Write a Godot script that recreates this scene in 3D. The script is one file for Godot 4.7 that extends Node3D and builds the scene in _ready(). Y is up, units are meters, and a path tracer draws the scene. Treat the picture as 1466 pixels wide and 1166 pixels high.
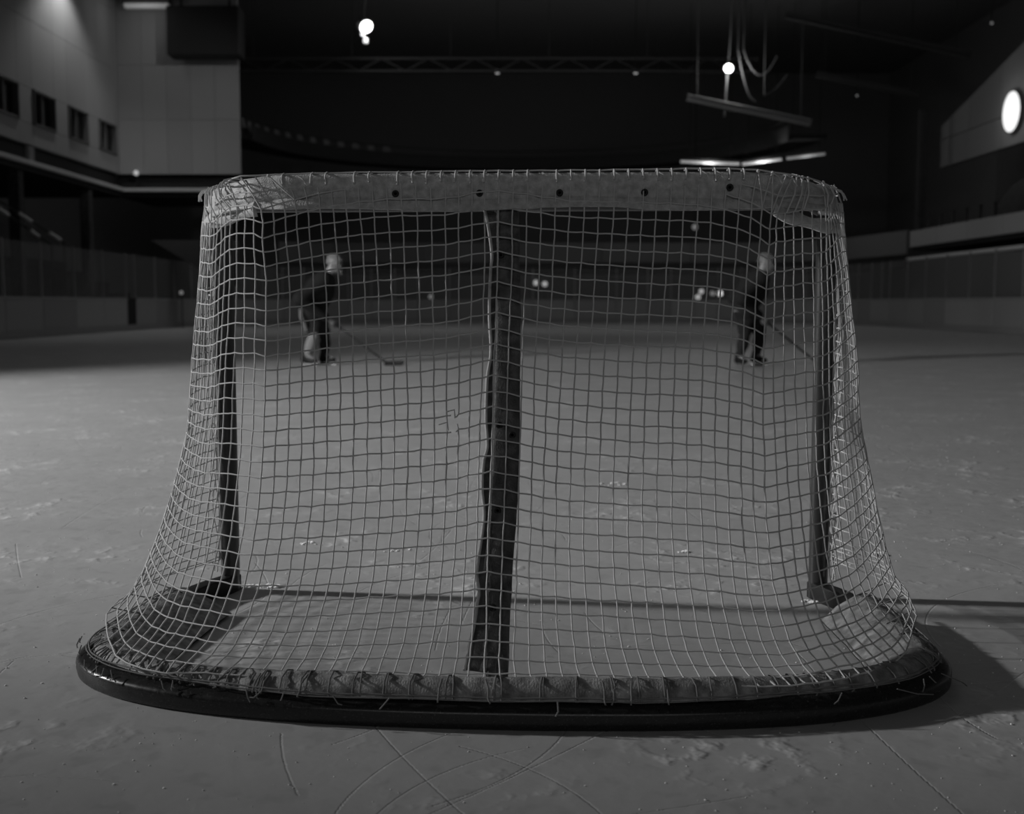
extends Node3D

var names := {}
var M := {}
var rng := RandomNumberGenerator.new()
var fn := FastNoiseLite.new()

func _ready() -> void:
	rng.seed = 20240
	fn.seed = 7
	fn.frequency = 0.01
	fn.fractal_octaves = 3
	# ------------------------------------------------ camera
	var cam := Camera3D.new()
	cam.name = "camera"
	add_child(cam)
	var lens := CameraAttributesPhysical.new()
	var tilt := atan(149.0 / 1650.0)
	lens.frustum_focal_length = 12.0 * 1650.0 / 583.0
	lens.frustum_focus_distance = 2.95
	lens.exposure_aperture = 3.0
	lens.frustum_near = 0.05
	lens.frustum_far = 300.0
	cam.attributes = lens
	cam.fov = rad_to_deg(2.0 * atan(583.0 / 1650.0))
	cam.near = 0.05
	cam.far = 300.0
	cam.position = Vector3(0, 0.935, 0)
	cam.rotation.x = -tilt
	cam.current = true
	# ------------------------------------------------ surroundings: an indoor rink at night, no sky comes in
	var we := WorldEnvironment.new()
	we.name = "environment"
	var env := Environment.new()
	env.background_mode = Environment.BG_COLOR
	env.background_color = Color(0.0, 0.0, 0.0)
	env.tonemap_mode = Environment.TONE_MAPPER_LINEAR
	env.tonemap_exposure = 1.0
	env.sdfgi_enabled = true
	env.ssao_enabled = true
	env.ssil_enabled = true
	we.environment = env
	add_child(we)
	# ------------------------------------------------ large lights
	spot("rink_floodlight_light", Vector3(-13.2, 5.5, -5.4), Vector3(-1.8, 0, -9.8), 37.5, 0.6, 180.0, 0.3)
	area("fill_light", Vector3(-0.5, 3.4, 6.5), Vector3(0, 0.6, -3.2), Vector2(7, 2), 6.2)  # added unseen fill that brightens the faces turned to the camera
	area("fill_light_far", Vector3(1, 10.5, -22), Vector3(-2, 0, -13), Vector2(9, 4), 9.0)  # added unseen fill from the far side of the goal
	area("fill_light_end", Vector3(0.3, 13.2, -40.4), Vector3(0.3, 0, -41.4), Vector2(10, 8), 14.5)  # added unseen fill for the far half of the hall
	spot("wall_washer_light", Vector3(-13.8, 12.3, -39.2), Vector3(-14.3, 7, -39.2), 58.0, 0.6, 9.5, 0.15)
	spot("end_wall_fill", Vector3(-6.5, 11.0, -34.0), Vector3(-13.2, 7.2, -44.6), 24.0, 0.9, 17.0, 0.2)  # unseen spot added to brighten the end wall

	materials()
	make_shell()
	make_left_stand()
	make_boards()
	make_far_stand()
	make_right_stand()
	make_rigging()
	make_unseen_lamps()
	make_goal()
	make_players()
	make_snow()

func spot(called: String, from: Vector3, to: Vector3, angle: float, soft: float, energy: float, size: float) -> void:
	var l := SpotLight3D.new()
	l.name = called
	add_child(l)
	l.look_at_from_position(from, to, Vector3.FORWARD if absf((to - from).normalized().y) > 0.98 else Vector3.UP)
	l.spot_angle = angle
	l.spot_angle_attenuation = soft
	l.spot_attenuation = 2.0
	l.spot_range = 90.0
	l.light_energy = energy
	l.light_size = size
	l.shadow_enabled = true

func area(called: String, from: Vector3, to: Vector3, size: Vector2, energy: float) -> void:
	var l := AreaLight3D.new()
	l.name = called
	add_child(l)
	l.look_at_from_position(from, to, Vector3.FORWARD)
	l.area_size = size
	l.area_range = 90.0
	l.area_attenuation = 2.0
	l.light_energy = energy
	l.shadow_enabled = true

func omni(called: String, where: Vector3, energy: float, size := 0.1) -> void:
	var l := OmniLight3D.new()
	l.name = called
	add_child(l)
	l.position = where
	l.omni_range = 90.0
	l.omni_attenuation = 2.0
	l.light_energy = energy
	l.light_size = size
	l.shadow_enabled = true

func materials() -> void:
	var grain := noise_tex(512, 0.02, 0.72, 1.0, 5, 3)
	var stains := noise_tex(512, 0.012, 0.35, 1.0, 6, 5)
	var weave := noise_tex(512, 0.09, 0.0, 1.0, 3, 9, true, 6.0)
	M.cord = mat(0.62, 0.85, 0.3)
	M.cord_dark = mat(0.2, 0.9, 0.3)  # darker cord for the lengths over the skirt and its lacing
	M.post = mat(0.035, 0.3, 0.6)
	M.black = mat(0.012, 0.5, 0.4)
	M.bumper = mat(0.16, 0.42, 0.45)
	var scuff := noise_tex(1024, 0.05, 0.37, 0.37, 4, 15)
	scuff.color_ramp.set_color(1, Color(0.95, 0.95, 0.95))
	scuff.color_ramp.set_offset(0, 0.74)
	scuff.color_ramp.set_offset(1, 0.84)
	M.bumper.albedo_texture = scuff
	M.bumper.roughness_texture = noise_tex(512, 0.03, 0.45, 1.0, 5, 11)
	tri(M.bumper, 3.0)
	for q in [["canvas_light", 0.70], ["canvas_dark", 0.20], ["canvas_base", 0.60]]:
		var m := mat(q[1], 0.62, 0.5)
		m.albedo_texture = stains if q[0] != "canvas_light" else grain
		m.normal_enabled = true
		m.normal_texture = weave
		m.normal_scale = 0.5
		tri(m, 3.5)
		M[q[0]] = m
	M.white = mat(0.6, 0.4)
	M.helmet = mat(0.28, 0.5)
	M.helmet_grey = mat(0.2, 0.5)
	M.rail = mat(0.85, 0.5)
	M.skin = mat(0.42, 0.6)
	M.jersey = mat(0.03, 0.9, 0.2)
	M.hem = mat(0.22, 0.9, 0.2)
	M.sock = mat(0.035, 0.9, 0.2)
	M.sock_light = mat(0.30, 0.9, 0.2)
	M.glove = mat(0.12, 0.7)
	M.steel = mat(0.45, 0.35, 0.5, 0.8)
	M.panel = mat(0.30, 0.7, 0.4)
	M.panel_b = mat(0.28, 0.7, 0.4)
	M.frame = mat(0.09, 0.6)
	M.shell = mat(0.24, 0.9, 0.3)
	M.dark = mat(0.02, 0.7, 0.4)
	M.glass = mat(0.01, 0.08, 0.6)
	M.concrete = mat(0.10, 0.9, 0.3)
	M.concrete.albedo_texture = grain
	tri(M.concrete, 0.7, true)
	M.fascia = mat(0.48, 0.75, 0.4)
	M.fascia_dim = mat(0.22, 0.75, 0.4)
	M.bowl = mat(0.07, 0.8, 0.3)
	M.board = mat(0.38, 0.5, 0.4)
	M.board_b = mat(0.30, 0.5, 0.4)
	M.board_c = mat(0.34, 0.5, 0.4)
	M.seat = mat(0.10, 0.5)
	M.seat_painted_light = mat(0.42, 0.4)  # seats lightened in base colour in place of light falling on them
	M.beam = mat(0.045, 0.6)
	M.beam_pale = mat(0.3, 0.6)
	M.gallery = mat(0.07, 0.8, 0.3)
	M.cable = mat(0.035, 0.6)
	M.pane = mat(0.9, 0.02, 0.07)
	M.pane.transparency = BaseMaterial3D.TRANSPARENCY_ALPHA
	M.pane.albedo_color.a = 0.06
	M.lamp = glow(6.0)
	M.lamp_dim = glow(0.8)
	M.disc = glow(0.85)
	M.bulb = glow(0.32)
	M.bulb_dim = glow(0.10)
	M.strip = glow(0.2)
	M.fill_glow = glow(0.004)
	M.strip_dim = glow(0.07)
	M.snow = mat(0.85, 0.8, 0.3)

	# ice: grey-white, scratched by skates and dusted with scrapings
	var f := FastNoiseLite.new()
	f.seed = 21
	f.frequency = 0.004
	f.fractal_octaves = 5
	var im := f.get_seamless_image(1024, 1024)
	im.convert(Image.FORMAT_RGB8)
	var base := PackedByteArray(im.get_data())
	f.seed = 77
	f.frequency = 0.02
	f.fractal_octaves = 4
	var fine := f.get_seamless_image(1024, 1024)
	fine.convert(Image.FORMAT_RGB8)
	var speck := PackedByteArray(fine.get_data())
	var rough := PackedByteArray()
	rough.resize(base.size())
	for i in range(0, base.size(), 3):
		var x := base[i] / 255.0
		var y := speck[i] / 255.0
		var frost := smoothstep(0.55, 0.95, x) * smoothstep(0.45, 0.95, y)
		var g := int(clampf(196.0 + 12.0 * (x - 0.5) + 34.0 * frost - 10.0 * smoothstep(0.4, 0.15, y), 0, 255))
		# snow scraped into low ridges, elsewhere nearly level
		var h := int(clampf(90.0 + 110.0 * smoothstep(0.5, 1.0, y) * smoothstep(0.4, 0.9, x) + 30.0 * (y - 0.5), 0, 255))
		for k in 3:
			base[i + k] = g
			rough[i + k] = h
	im = Image.create_from_data(1024, 1024, false, Image.FORMAT_RGB8, base)
	var bump := Image.create_from_data(1024, 1024, false, Image.FORMAT_RGB8, rough)
	for k in 50:
		var p := Vector2(rng.randf() * 1024, rng.randf() * 1024)
		var a := rng.randf() * TAU
		var bend := rng.randf_range(-0.005, 0.005)
		var step := rng.randi_range(60, 420)
		var light := rng.randf_range(0.82, 0.95) if rng.randf() < 0.65 else rng.randf_range(0.62, 0.70)
		for i in step:
			p += Vector2(cos(a), sin(a))
			a += bend
			var x := posmod(int(p.x), 1024)
			var y := posmod(int(p.y), 1024)
			var was := im.get_pixel(x, y).r
			var v := lerpf(was, light, 0.38 * sin(PI * i / step))
			im.set_pixel(x, y, Color(v, v, v))
			var hb := bump.get_pixel(x, y).r - 0.12
			bump.set_pixel(x, y, Color(hb, hb, hb))
			if rng.randf() < 0.02:
				im.set_pixel(posmod(x + 1, 1024), y, Color(0.97, 0.97, 0.97))
	var ice := mat(1.0, 0.55, 0.3)
	ice.albedo_color = Color(0.93, 0.93, 0.93)
	ice.albedo_texture = ImageTexture.create_from_image(im)
	ice.heightmap_enabled = true
	ice.heightmap_texture = ImageTexture.create_from_image(bump)
	ice.heightmap_scale = 1.2
	ice.uv1_triplanar = true
	ice.uv1_world_triplanar = true
	ice.uv1_scale = Vector3.ONE * 0.37
	M.ice = ice

func make_shell() -> void:
	var b := MB.new()
	b.box(at(1, -0.3, -26), Vector3(27.9, 0.6, 60.0))
	struct("floor", "scratched grey ice sheet of the hockey rink", b, M.ice, "ice")
	b = MB.new()
	b.box(at(0, -0.75, -30), Vector3(46, 0.25, 78))
	struct("ground", "dark concrete slab under and around the rink", b, M.concrete)
	b = MB.new()
	b.box(at(0, 14.3, -30), Vector3(46, 0.4, 78))
	struct("ceiling", "black ceiling of the ice arena", b, M.shell)
	for q in [["wall_west", at(-21, 6.7, -30), Vector3(0.4, 15.2, 78)], ["wall_east", at(22, 6.7, -30), Vector3(0.4, 15.2, 78)], ["wall_far", at(0, 6.7, -68), Vector3(46, 15.2, 0.4)], ["wall_near", at(0, 6.7, 8), Vector3(46, 15.2, 0.4)]]:
		b = MB.new()
		b.box(q[1], q[2])
		struct(q[0], "black outer wall of the arena on the " + {"wall_west": "window side", "wall_east": "round sign side", "wall_far": "far end", "wall_near": "end behind the camera"}[q[0]], b, M.shell)

func panel_row(o: Node3D, called: String, origin: Vector3, along: Vector3, widths: Array, ys: Array, skip: Dictionary, depth: float, mats: Array) -> void:
	var x := 0.0
	for i in widths.size():
		for k in ys.size() - 1:
			if not skip.has(Vector2i(i, k)):
				var b := MB.new()
				var h: float = ys[k + 1] - ys[k]
				var w: float = widths[i]
				var nrm := along.cross(Vector3.UP)
				b.box(Transform3D(Basis(along, Vector3.UP, nrm), origin + along * (x + w * 0.5) + Vector3.UP * (ys[k] + h * 0.5)), Vector3(w - 0.008, h - 0.008, depth), 0.004)
				part(called, b, mats[(i * 7 + k * 3) % mats.size()], o)
		x += widths[i]

func make_left_stand() -> void:
	# upper wall along the rink, with its band of four windows: from z = -24 to the corner at z = -44.7
	var o := struct("wall_left", "pale panelled upper wall with four dark windows, washed by a lamp")
	var widths := [2.55, 2.55, 2.7, 1.1, 1.75, 1.1, 1.75, 1.15, 1.75, 1.15, 1.75, 0.5]
	var z0 := -25.0
	var skip := {}
	var x := 0.0
	var wz := []
	for i in widths.size():
		if widths[i] == 1.75:
			skip[Vector2i(i, 1)] = true
			wz.append(z0 - x - widths[i] * 0.5)
		x += widths[i]
	# rows: sill band, window band, upper courses
	panel_row(o, "wall_panel", Vector3(-15.08, 0, z0), Vector3(0, 0, -1), widths, [5.85, 6.5, 7.6, 9.7, 11.9, 14.1], skip, 0.16, [M.panel, M.panel, M.panel_b])
	var bk := MB.new()
	bk.box(at(-15.3, 10.0, -34.9), Vector3(0.2, 8.3, 19.9))
	part("wall_core", bk, M.dark, o)
	for i in wz.size():
		var w := struct("window_%d" % (i + 1), "dark double window in the pale upper wall, number %s from the corner" % ["four", "three", "two", "one"][i])
		var fr := MB.new()
		for e: float in [-1.0, 1.0]:
			fr.box(at(-15.03, 7.05, wz[i] + e * 0.835), Vector3(0.2, 1.1, 0.08), 0.01)
			fr.box(at(-15.03, 7.05 + e * 0.515, wz[i]), Vector3(0.2, 0.07, 1.75), 0.01)
		fr.box(at(-15.05, 7.05, wz[i] + 0.1), Vector3(0.12, 1.05, 0.09), 0.01)
		part("window_frame", fr, M.frame, w)
		for e: float in [-1.0, 1.0]:
			var pn := MB.new()
			pn.box(at(-15.13, 7.05, wz[i] + 0.1 + e * 0.42), Vector3(0.02, 1.0, 0.74))
			part("pane", pn, M.glass, w)
		var sill := MB.new()
		sill.box(at(-14.97, 6.49, wz[i]), Vector3(0.02, 0.03, 1.8), 0.004)
		part("window_sill", sill, M.panel_b, w)
	# end wall facing the camera
	o = struct("wall_corner", "pale panelled wall facing the rink between the windows and the dark hall")
	panel_row(o, "wall_panel", Vector3(-15.0, 0, -44.85), Vector3(1, 0, 0), [0.92, 0.92, 0.92, 0.92, 0.92], [5.85, 7.9, 9.95, 12.0, 14.1], {}, 0.16, [M.panel, M.panel, M.panel_b])
	var b := MB.new()
	b.box(at(-12.75, 10.0, -45.1), Vector3(4.5, 8.3, 0.3))
	part("wall_core", b, M.dark, o)
	# dark recess and pale ledge below both
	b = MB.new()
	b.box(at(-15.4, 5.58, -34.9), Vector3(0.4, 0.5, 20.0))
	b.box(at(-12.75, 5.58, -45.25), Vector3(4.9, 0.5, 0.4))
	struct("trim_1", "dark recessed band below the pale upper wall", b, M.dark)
	b = MB.new()
	b.box(at(-15.0, 5.25, -34.85), Vector3(0.34, 0.14, 20.2), 0.02)
	b.box(at(-12.6, 5.25, -44.85), Vector3(4.7, 0.14, 0.34), 0.02)
	struct("trim_2", "thin pale ledge running below the upper wall and round its corner", b, M.fascia)
	b = MB.new()
	for z in [-36.75, -30.2]:
		b.box(at(-15.15, 5.58, z), Vector3(0.14, 0.52, 0.42), 0.01)
	struct("trim_3", "short grey struts in the dark recessed band", b, M.panel_b)
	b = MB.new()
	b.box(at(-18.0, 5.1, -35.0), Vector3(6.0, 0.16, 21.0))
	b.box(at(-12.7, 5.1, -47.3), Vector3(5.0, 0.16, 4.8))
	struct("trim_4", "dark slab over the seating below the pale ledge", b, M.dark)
	for z in [-36.0, -41.9, -29.5]:
		b = MB.new()
		b.box(at(-15.3, 2.4, z), Vector3(0.36, 5.4, 0.36), 0.03)
		struct("pillar", "square grey pillar holding the ledge, %s" % {-36.0: "left of the stair rails' lower end", -41.9: "nearest the corner", -29.5: "outside the frame"}[z], b, M.concrete)
	# stepped seating, in the dark
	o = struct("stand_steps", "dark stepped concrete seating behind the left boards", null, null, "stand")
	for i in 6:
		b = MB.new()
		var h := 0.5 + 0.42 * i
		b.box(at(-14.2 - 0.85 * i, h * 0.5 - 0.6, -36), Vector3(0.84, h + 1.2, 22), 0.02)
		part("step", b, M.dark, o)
	# handrails, their bright glints painted as short pale tubes
	for k in 2:
		o = thing("stair_rail", ["upper dark stair rail with glints painted as pale tubes above the left boards", "lower dark stair rail with glints painted as pale tubes above the left boards"][k], "handrail")
		var a: Vector3 = [Vector3(-14.5, 4.05, -31.8), Vector3(-14.5, 3.72, -32.4)][k]
		var c: Vector3 = [Vector3(-14.5, 2.9, -37.6), Vector3(-14.5, 2.75, -36.6)][k]
		b = MB.new()
		b.tube(line(a, c), 0.025, 8)
		b.tube(line(c, Vector3(c.x, 0.5, c.z)), 0.03, 8)
		b.tube(line(a, Vector3(a.x, 0.8, a.z)), 0.03, 8)
		part("rail", b, M.dark, o)
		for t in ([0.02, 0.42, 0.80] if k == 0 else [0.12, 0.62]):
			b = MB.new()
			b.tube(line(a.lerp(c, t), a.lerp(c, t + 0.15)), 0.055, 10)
			part("rail_glint", b, M.white, o)
	# a flight of stairs seen from below in the corner
	b = MB.new()
	var R := []
	for z2 in [-44.6, -43.8]:
		R.append(PackedVector3Array([Vector3(-13.6, 3.3, z2), Vector3(-10.5, 3.3, z2), Vector3(-10.5, 1.6, z2), Vector3(-10.8, 1.6, z2)]))
	b.rings(R)
	struct("stair_soffit", "dim grey underside of a stair flight in the left corner", b, M.gallery, "stairs")

func rink_path() -> PackedVector2Array:
	var p := PackedVector2Array()
	for z in [2.0, -0.4, -2.8, -5.2, -7.6, -10.0, -12.4, -14.8, -17.4, -20.0, -22.4, -24.8, -27.2, -29.6, -32.0, -34.4, -36.8, -39.0, -39.9, -42.2, -44.6]:
		p.append(Vector2(-13.0, z))
	for i in range(0, 13):
		var a := PI * 0.5 * i / 12.0
		p.append(Vector2(-13.0 + 8.5 * (1 - cos(a)), -47.0 - 8.5 * sin(a)))
	for x in range(-3, 7, 2):
		p.append(Vector2(x, -55.5))
	for i in range(0, 13):
		var a := PI * 0.5 * i / 12.0
		p.append(Vector2(15.0 - 8.5 * (1 - sin(a)), -47.0 - 8.5 * cos(a)))
	for z in range(-46, 3, 2):
		p.append(Vector2(15.0, z))
	return p

func make_boards() -> void:
	var p := rink_path()
	var o := thing("rink_boards", "pale rink boards with cap rail, kick plate and tall clear glass around the ice", "rink boards")
	var mid := Vector2(1, -30)
	for i in p.size() - 1:
		var a := p[i]
		var c := p[i + 1]
		var d := (c - a).normalized()
		var nrm := Vector2(-d.y, d.x)
		if nrm.dot(mid - a) < 0.0:
			nrm = -nrm
		var l := a.distance_to(c)
		var bs := Basis(Vector3(d.x, 0, d.y), Vector3.UP, Vector3(d.x, 0, d.y).cross(Vector3.UP))
		var m := (a + c) * 0.5
		var gate := a.x < 0 and a.y < -38.9 and a.y > -39.1
		var b := MB.new()
		b.box(Transform3D(bs, Vector3(m.x, 0.62, m.y)), Vector3(l - 0.02, 0.84, 0.09), 0.012)
		part("board_panel", b, M.dark if gate else [M.board, M.board_c, M.board_b, M.board, M.board_c][(i * 3) % 5], o, "dark gate in the boards" if gate else "")
		b = MB.new()
		b.box(Transform3D(bs, Vector3(m.x, 0.1, m.y)), Vector3(l + 0.01, 0.2, 0.11), 0.01)
		part("kick_plate", b, M.board_b, o)
		b = MB.new()
		b.box(Transform3D(bs, Vector3(m.x, 1.07, m.y)), Vector3(l + 0.02, 0.06, 0.13), 0.015)
		part("cap_rail", b, M.dark if gate else M.board, o)
		b = MB.new()
		b.box(Transform3D(bs, Vector3(a.x, 1.85, a.y)), Vector3(0.06, 1.5, 0.06), 0.01)
		part("stanchion", b, M.steel, o)
		b = MB.new()
		b.box(Transform3D(bs, Vector3(m.x, 1.84, m.y)), Vector3(l - 0.08, 1.46, 0.012))
		part("glass_pane", b, M.pane, o)

const ORDER := ["first", "second", "third", "fourth", "fifth", "sixth", "seventh", "eighth", "ninth", "tenth", "eleventh", "twelfth", "thirteenth"]

func seat_row(points: Array, m: Material, label: String, group: String) -> void:
	var proto: Node3D = null
	for i in points.size():
		var q: Array = points[i]
		var o: Node3D
		if proto == null:
			o = thing("stadium_chair", label % ORDER[0], "stadium seat", q[0], q[1], group)
			var b := MB.new()
			var R := []
			for k in 7:
				var t := k / 6.0
				var w := 0.21 - 0.03 * t * t
				var z := -0.20 - 0.07 * t
				R.append(PackedVector3Array([Vector3(-w, 0.42 + 0.42 * t, z + 0.03), Vector3(0, 0.42 + 0.42 * t, z), Vector3(w, 0.42 + 0.42 * t, z + 0.03), Vector3(w, 0.42 + 0.42 * t, z), Vector3(0, 0.42 + 0.42 * t, z - 0.03), Vector3(-w, 0.42 + 0.42 * t, z)]))
			b.rings(R)
			part("backrest", b, m, o)
			b = MB.new()
			b.box(at(0, 0.42, 0.0), Vector3(0.42, 0.05, 0.4), 0.02)
			part("seat_pan", b, m, o)
			b = MB.new()
			b.box(at(0, 0.2, -0.1), Vector3(0.06, 0.4, 0.2), 0.01)
			part("leg", b, M.dark, o)
			proto = o
		else:
			o = proto.duplicate()
			o.name = numbered("stadium_chair")
			o.set_meta("label", label % ORDER[i])
			add_child(o, true)
			o.position = q[0]
			o.rotation.y = q[1]

func make_far_stand() -> void:
	# lower balcony across the far end
	var o := struct("balcony_front", "dim grey front of the lower balcony across the far end", null, null, "balcony")
	var p := [Vector2(-11.5, -57.0), Vector2(-9.0, -58.5), Vector2(-4.5, -58.5), Vector2(0, -58.5), Vector2(4.5, -58.5), Vector2(9, -58.5), Vector2(13.5, -58.2), Vector2(15.6, -54.5), Vector2(16.45, -48.3)]
	for i in p.size() - 1:
		var d: Vector2 = (p[i + 1] - p[i]).normalized()
		var m: Vector2 = (p[i] + p[i + 1]) * 0.5
		var bs := Basis(Vector3(d.x, 0, d.y), Vector3.UP, Vector3(d.x, 0, d.y).cross(Vector3.UP))
		var b := MB.new()
		b.box(Transform3D(bs, Vector3(m.x, 3.45, m.y)), Vector3(p[i].distance_to(p[i + 1]) - 0.03, 1.0, 0.14), 0.02)
		part("front_panel", b, M.fascia_dim, o)
		b = MB.new()
		b.box(Transform3D(bs, Vector3(m.x, 2.5, m.y)), Vector3(p[i].distance_to(p[i + 1]), 0.3, 0.3), 0.02)
		part("soffit_edge", b, M.dark, o)
	# the upper bowl: a curved rail and front, higher and further back
	o = struct("upper_bowl", "very dark curved front of the upper tier at the far end", null, null, "balcony")
	var R := []
	var rail := PackedVector3Array()
	for i in 41:
		var a := PI * i / 40.0
		var x := -11.6 * cos(a) + 0.4
		var z := -51.0 - 11.0 * sin(a)
		var out := Vector3(-cos(a), 0, -sin(a)).normalized()
		var c := Vector3(x, 8.0, z)
		R.append(PackedVector3Array([c, c + Vector3(0, 0.65, 0), c + out * 0.15 + Vector3(0, 0.65, 0), c + out * 0.15]))
		rail.append(c + Vector3(0, 0.95, 0) + out * 0.1)
	var b := MB.new()
	b.rings(R)
	part("bowl_front", b, M.bowl, o)
	b = MB.new()
	b.tube(rail, 0.035, 6)
	part("bowl_rail", b, M.bowl, o)
	var pts := []
	for i in 13:
		var a := PI * (0.02 + 0.29 * i / 12.0)
		pts.append([Vector3(-12.1 * cos(a) + 0.4, 8.25, -51.2 - 11.5 * sin(a)), atan2(cos(a), sin(a))])
	seat_row(pts, M.seat_painted_light, "%s shell seat with light painted into its colour, from the left end of the curved upper row", "seats in the curved upper row")
	b = MB.new()
	R = []
	for i in 41:
		var a := PI * i / 40.0
		var out := Vector3(-cos(a), 0, -sin(a)).normalized()
		var c := Vector3(-11.6 * cos(a) + 0.4, 8.25, -51.0 - 11.0 * sin(a)) + out * 0.1
		R.append(PackedVector3Array([c, c + out * 1.6, c + out * 1.6 + Vector3(0, -0.2, 0), c + Vector3(0, -0.2, 0)]))
	b.rings(R)
	part("bowl_floor", b, M.dark, o)

	# glowing tubes added in place of lit parapet undersides below the upper tier
	var n := 0
	for q in [[Vector3(7.5, 7.2, -52), Vector3(10.15, 7.13, -52.3), M.strip, "leftmost and longest glow strip added for a lit parapet edge below the upper tier"], [Vector3(10.3, 7.12, -52.3), Vector3(11.98, 7.3, -52), M.strip, "bright rising glow strip added for a lit parapet edge, middle one of the three below the upper tier"], [Vector3(12.2, 7.33, -52), Vector3(13.8, 7.49, -51.6), M.strip_dim, "dim glow strip added for a lit parapet edge at the right end of the row below the upper tier"]]:
		var t := thing("glow_strip", q[3], "glow strip")
		var d: Vector3 = (q[1] - q[0])
		var mid: Vector3 = (q[0] + q[1]) * 0.5
		var bx := d.normalized()
		var bz := bx.cross(Vector3.UP).normalized()
		var bs := Basis(bx, bz.cross(bx), bz)
		b = MB.new()
		b.box(Transform3D(bs, mid + Vector3(0, 0.13, 0)), Vector3(d.length(), 0.10, 0.26), 0.02)
		part("housing", b, M.dark, t)
		for e: float in [-0.35, 0.35]:
			b = MB.new()
			b.tube(line(mid + d * e + Vector3(0, 0.16, 0), Vector3((mid + d * e).x, 14.08, (mid + d * e).z)), 0.012, 6)
			part("hanger", b, M.dark, t)
		b = MB.new()
		b.tube(line(q[0], q[1]), 0.062, 10)
		part("tube", b, q[2], t)
		n += 1
		omni("strip_glow_%s" % ["one", "two", "three"][n - 1], mid + Vector3(0, -0.2, 0.3), 0.6 if n < 3 else 0.1, 0.2)

	# small lamps in the dark of the far end and around the hall
	for q in [[Vector3(1.19, 1.94, -57.9), 0.14, M.bulb, "left one of a pair of small lamps just right of the goal's middle post"], [Vector3(1.64, 1.88, -57.9), 0.14, M.bulb, "right one of a pair of small lamps just right of the goal's middle post"], [Vector3(9.05, 4.68, -57.6), 0.15, M.bulb_dim, "faint lamp above the grey balcony front at the far end"], [Vector3(9.3, 1.50, -56.9), 0.13, M.bulb, "upper one of two stacked lamps left of the right skater"], [Vector3(9.14, 1.22, -56.9), 0.14, M.bulb, "lower one of two stacked lamps left of the right skater"], [Vector3(10.21, 1.40, -56.9), 0.15, M.lamp_dim, "bright small lamp beside the right skater's back"], [Vector3(9.85, 1.40, -56.9), 0.13, M.bulb_dim, "dim lamp touching the bright one beside the right skater"], [Vector3(-3.99, 1.24, -56.9), 0.13, M.bulb_dim, "faint lamp over the far boards left of the goal's middle post"], [Vector3(-12.45, 1.32, -43.6), 0.08, M.bulb_dim, "faint lamp over the boards in the left corner"], [Vector3(-14.35, 5.88, -44.62), 0.10, M.bulb, "small lamp at the foot of the pale corner wall"], [Vector3(-0.62, 10.71, -50), 0.10, M.bulb, "small ceiling lamp above the goal's middle"], [Vector3(5.25, 10.71, -50), 0.10, M.bulb, "small ceiling lamp left of the bright hanging spotlight"], [Vector3(14.67, 9.72, -50), 0.06, M.bulb_dim, "faint upright lamp high in the dark on the right"], [Vector3(16.23, 10.37, -40), 0.05, M.bulb_dim, "faint lamp near the ceiling at the top right"]]:
		var t := thing("small_lamp", q[3], "lamp", q[0], 0.0, "small lamps in the dark hall")
		b = MB.new()
		b.ball(Vector3.ZERO, Vector3.ONE * q[1] * (1.0 if q[0].x < 14.5 or q[0].x > 15 else 1.0) * (Vector3.ONE if q[0].x < 14.5 or q[0].x > 15 else Vector3(0.8, 1.9, 0.8)).x, 12)
		part("bulb", b, q[2], t)
		b = MB.new()
		b.lathe([Vector2(0.02, -0.02), Vector2(q[1] * 0.8, -0.0), Vector2(q[1] * 0.8, 0.05), Vector2(0.02, 0.06)], Transform3D(Basis(Vector3.RIGHT, -PI / 2), Vector3(0, 0, -q[1])), 12)
		part("lamp_base", b, M.dark, t)
		# what carries it: a rod from the ceiling or a post from the ground
		b = MB.new()
		b.tube(line(Vector3(0, 0, -q[1]), Vector3(0, (5.32 if q[0].y > 5.0 and q[0].y < 6.0 else 14.08 if q[0].y > 4.0 else -0.62) - q[0].y, -q[1])), 0.018, 6)
		part("rod", b, M.dark, t)

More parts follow.
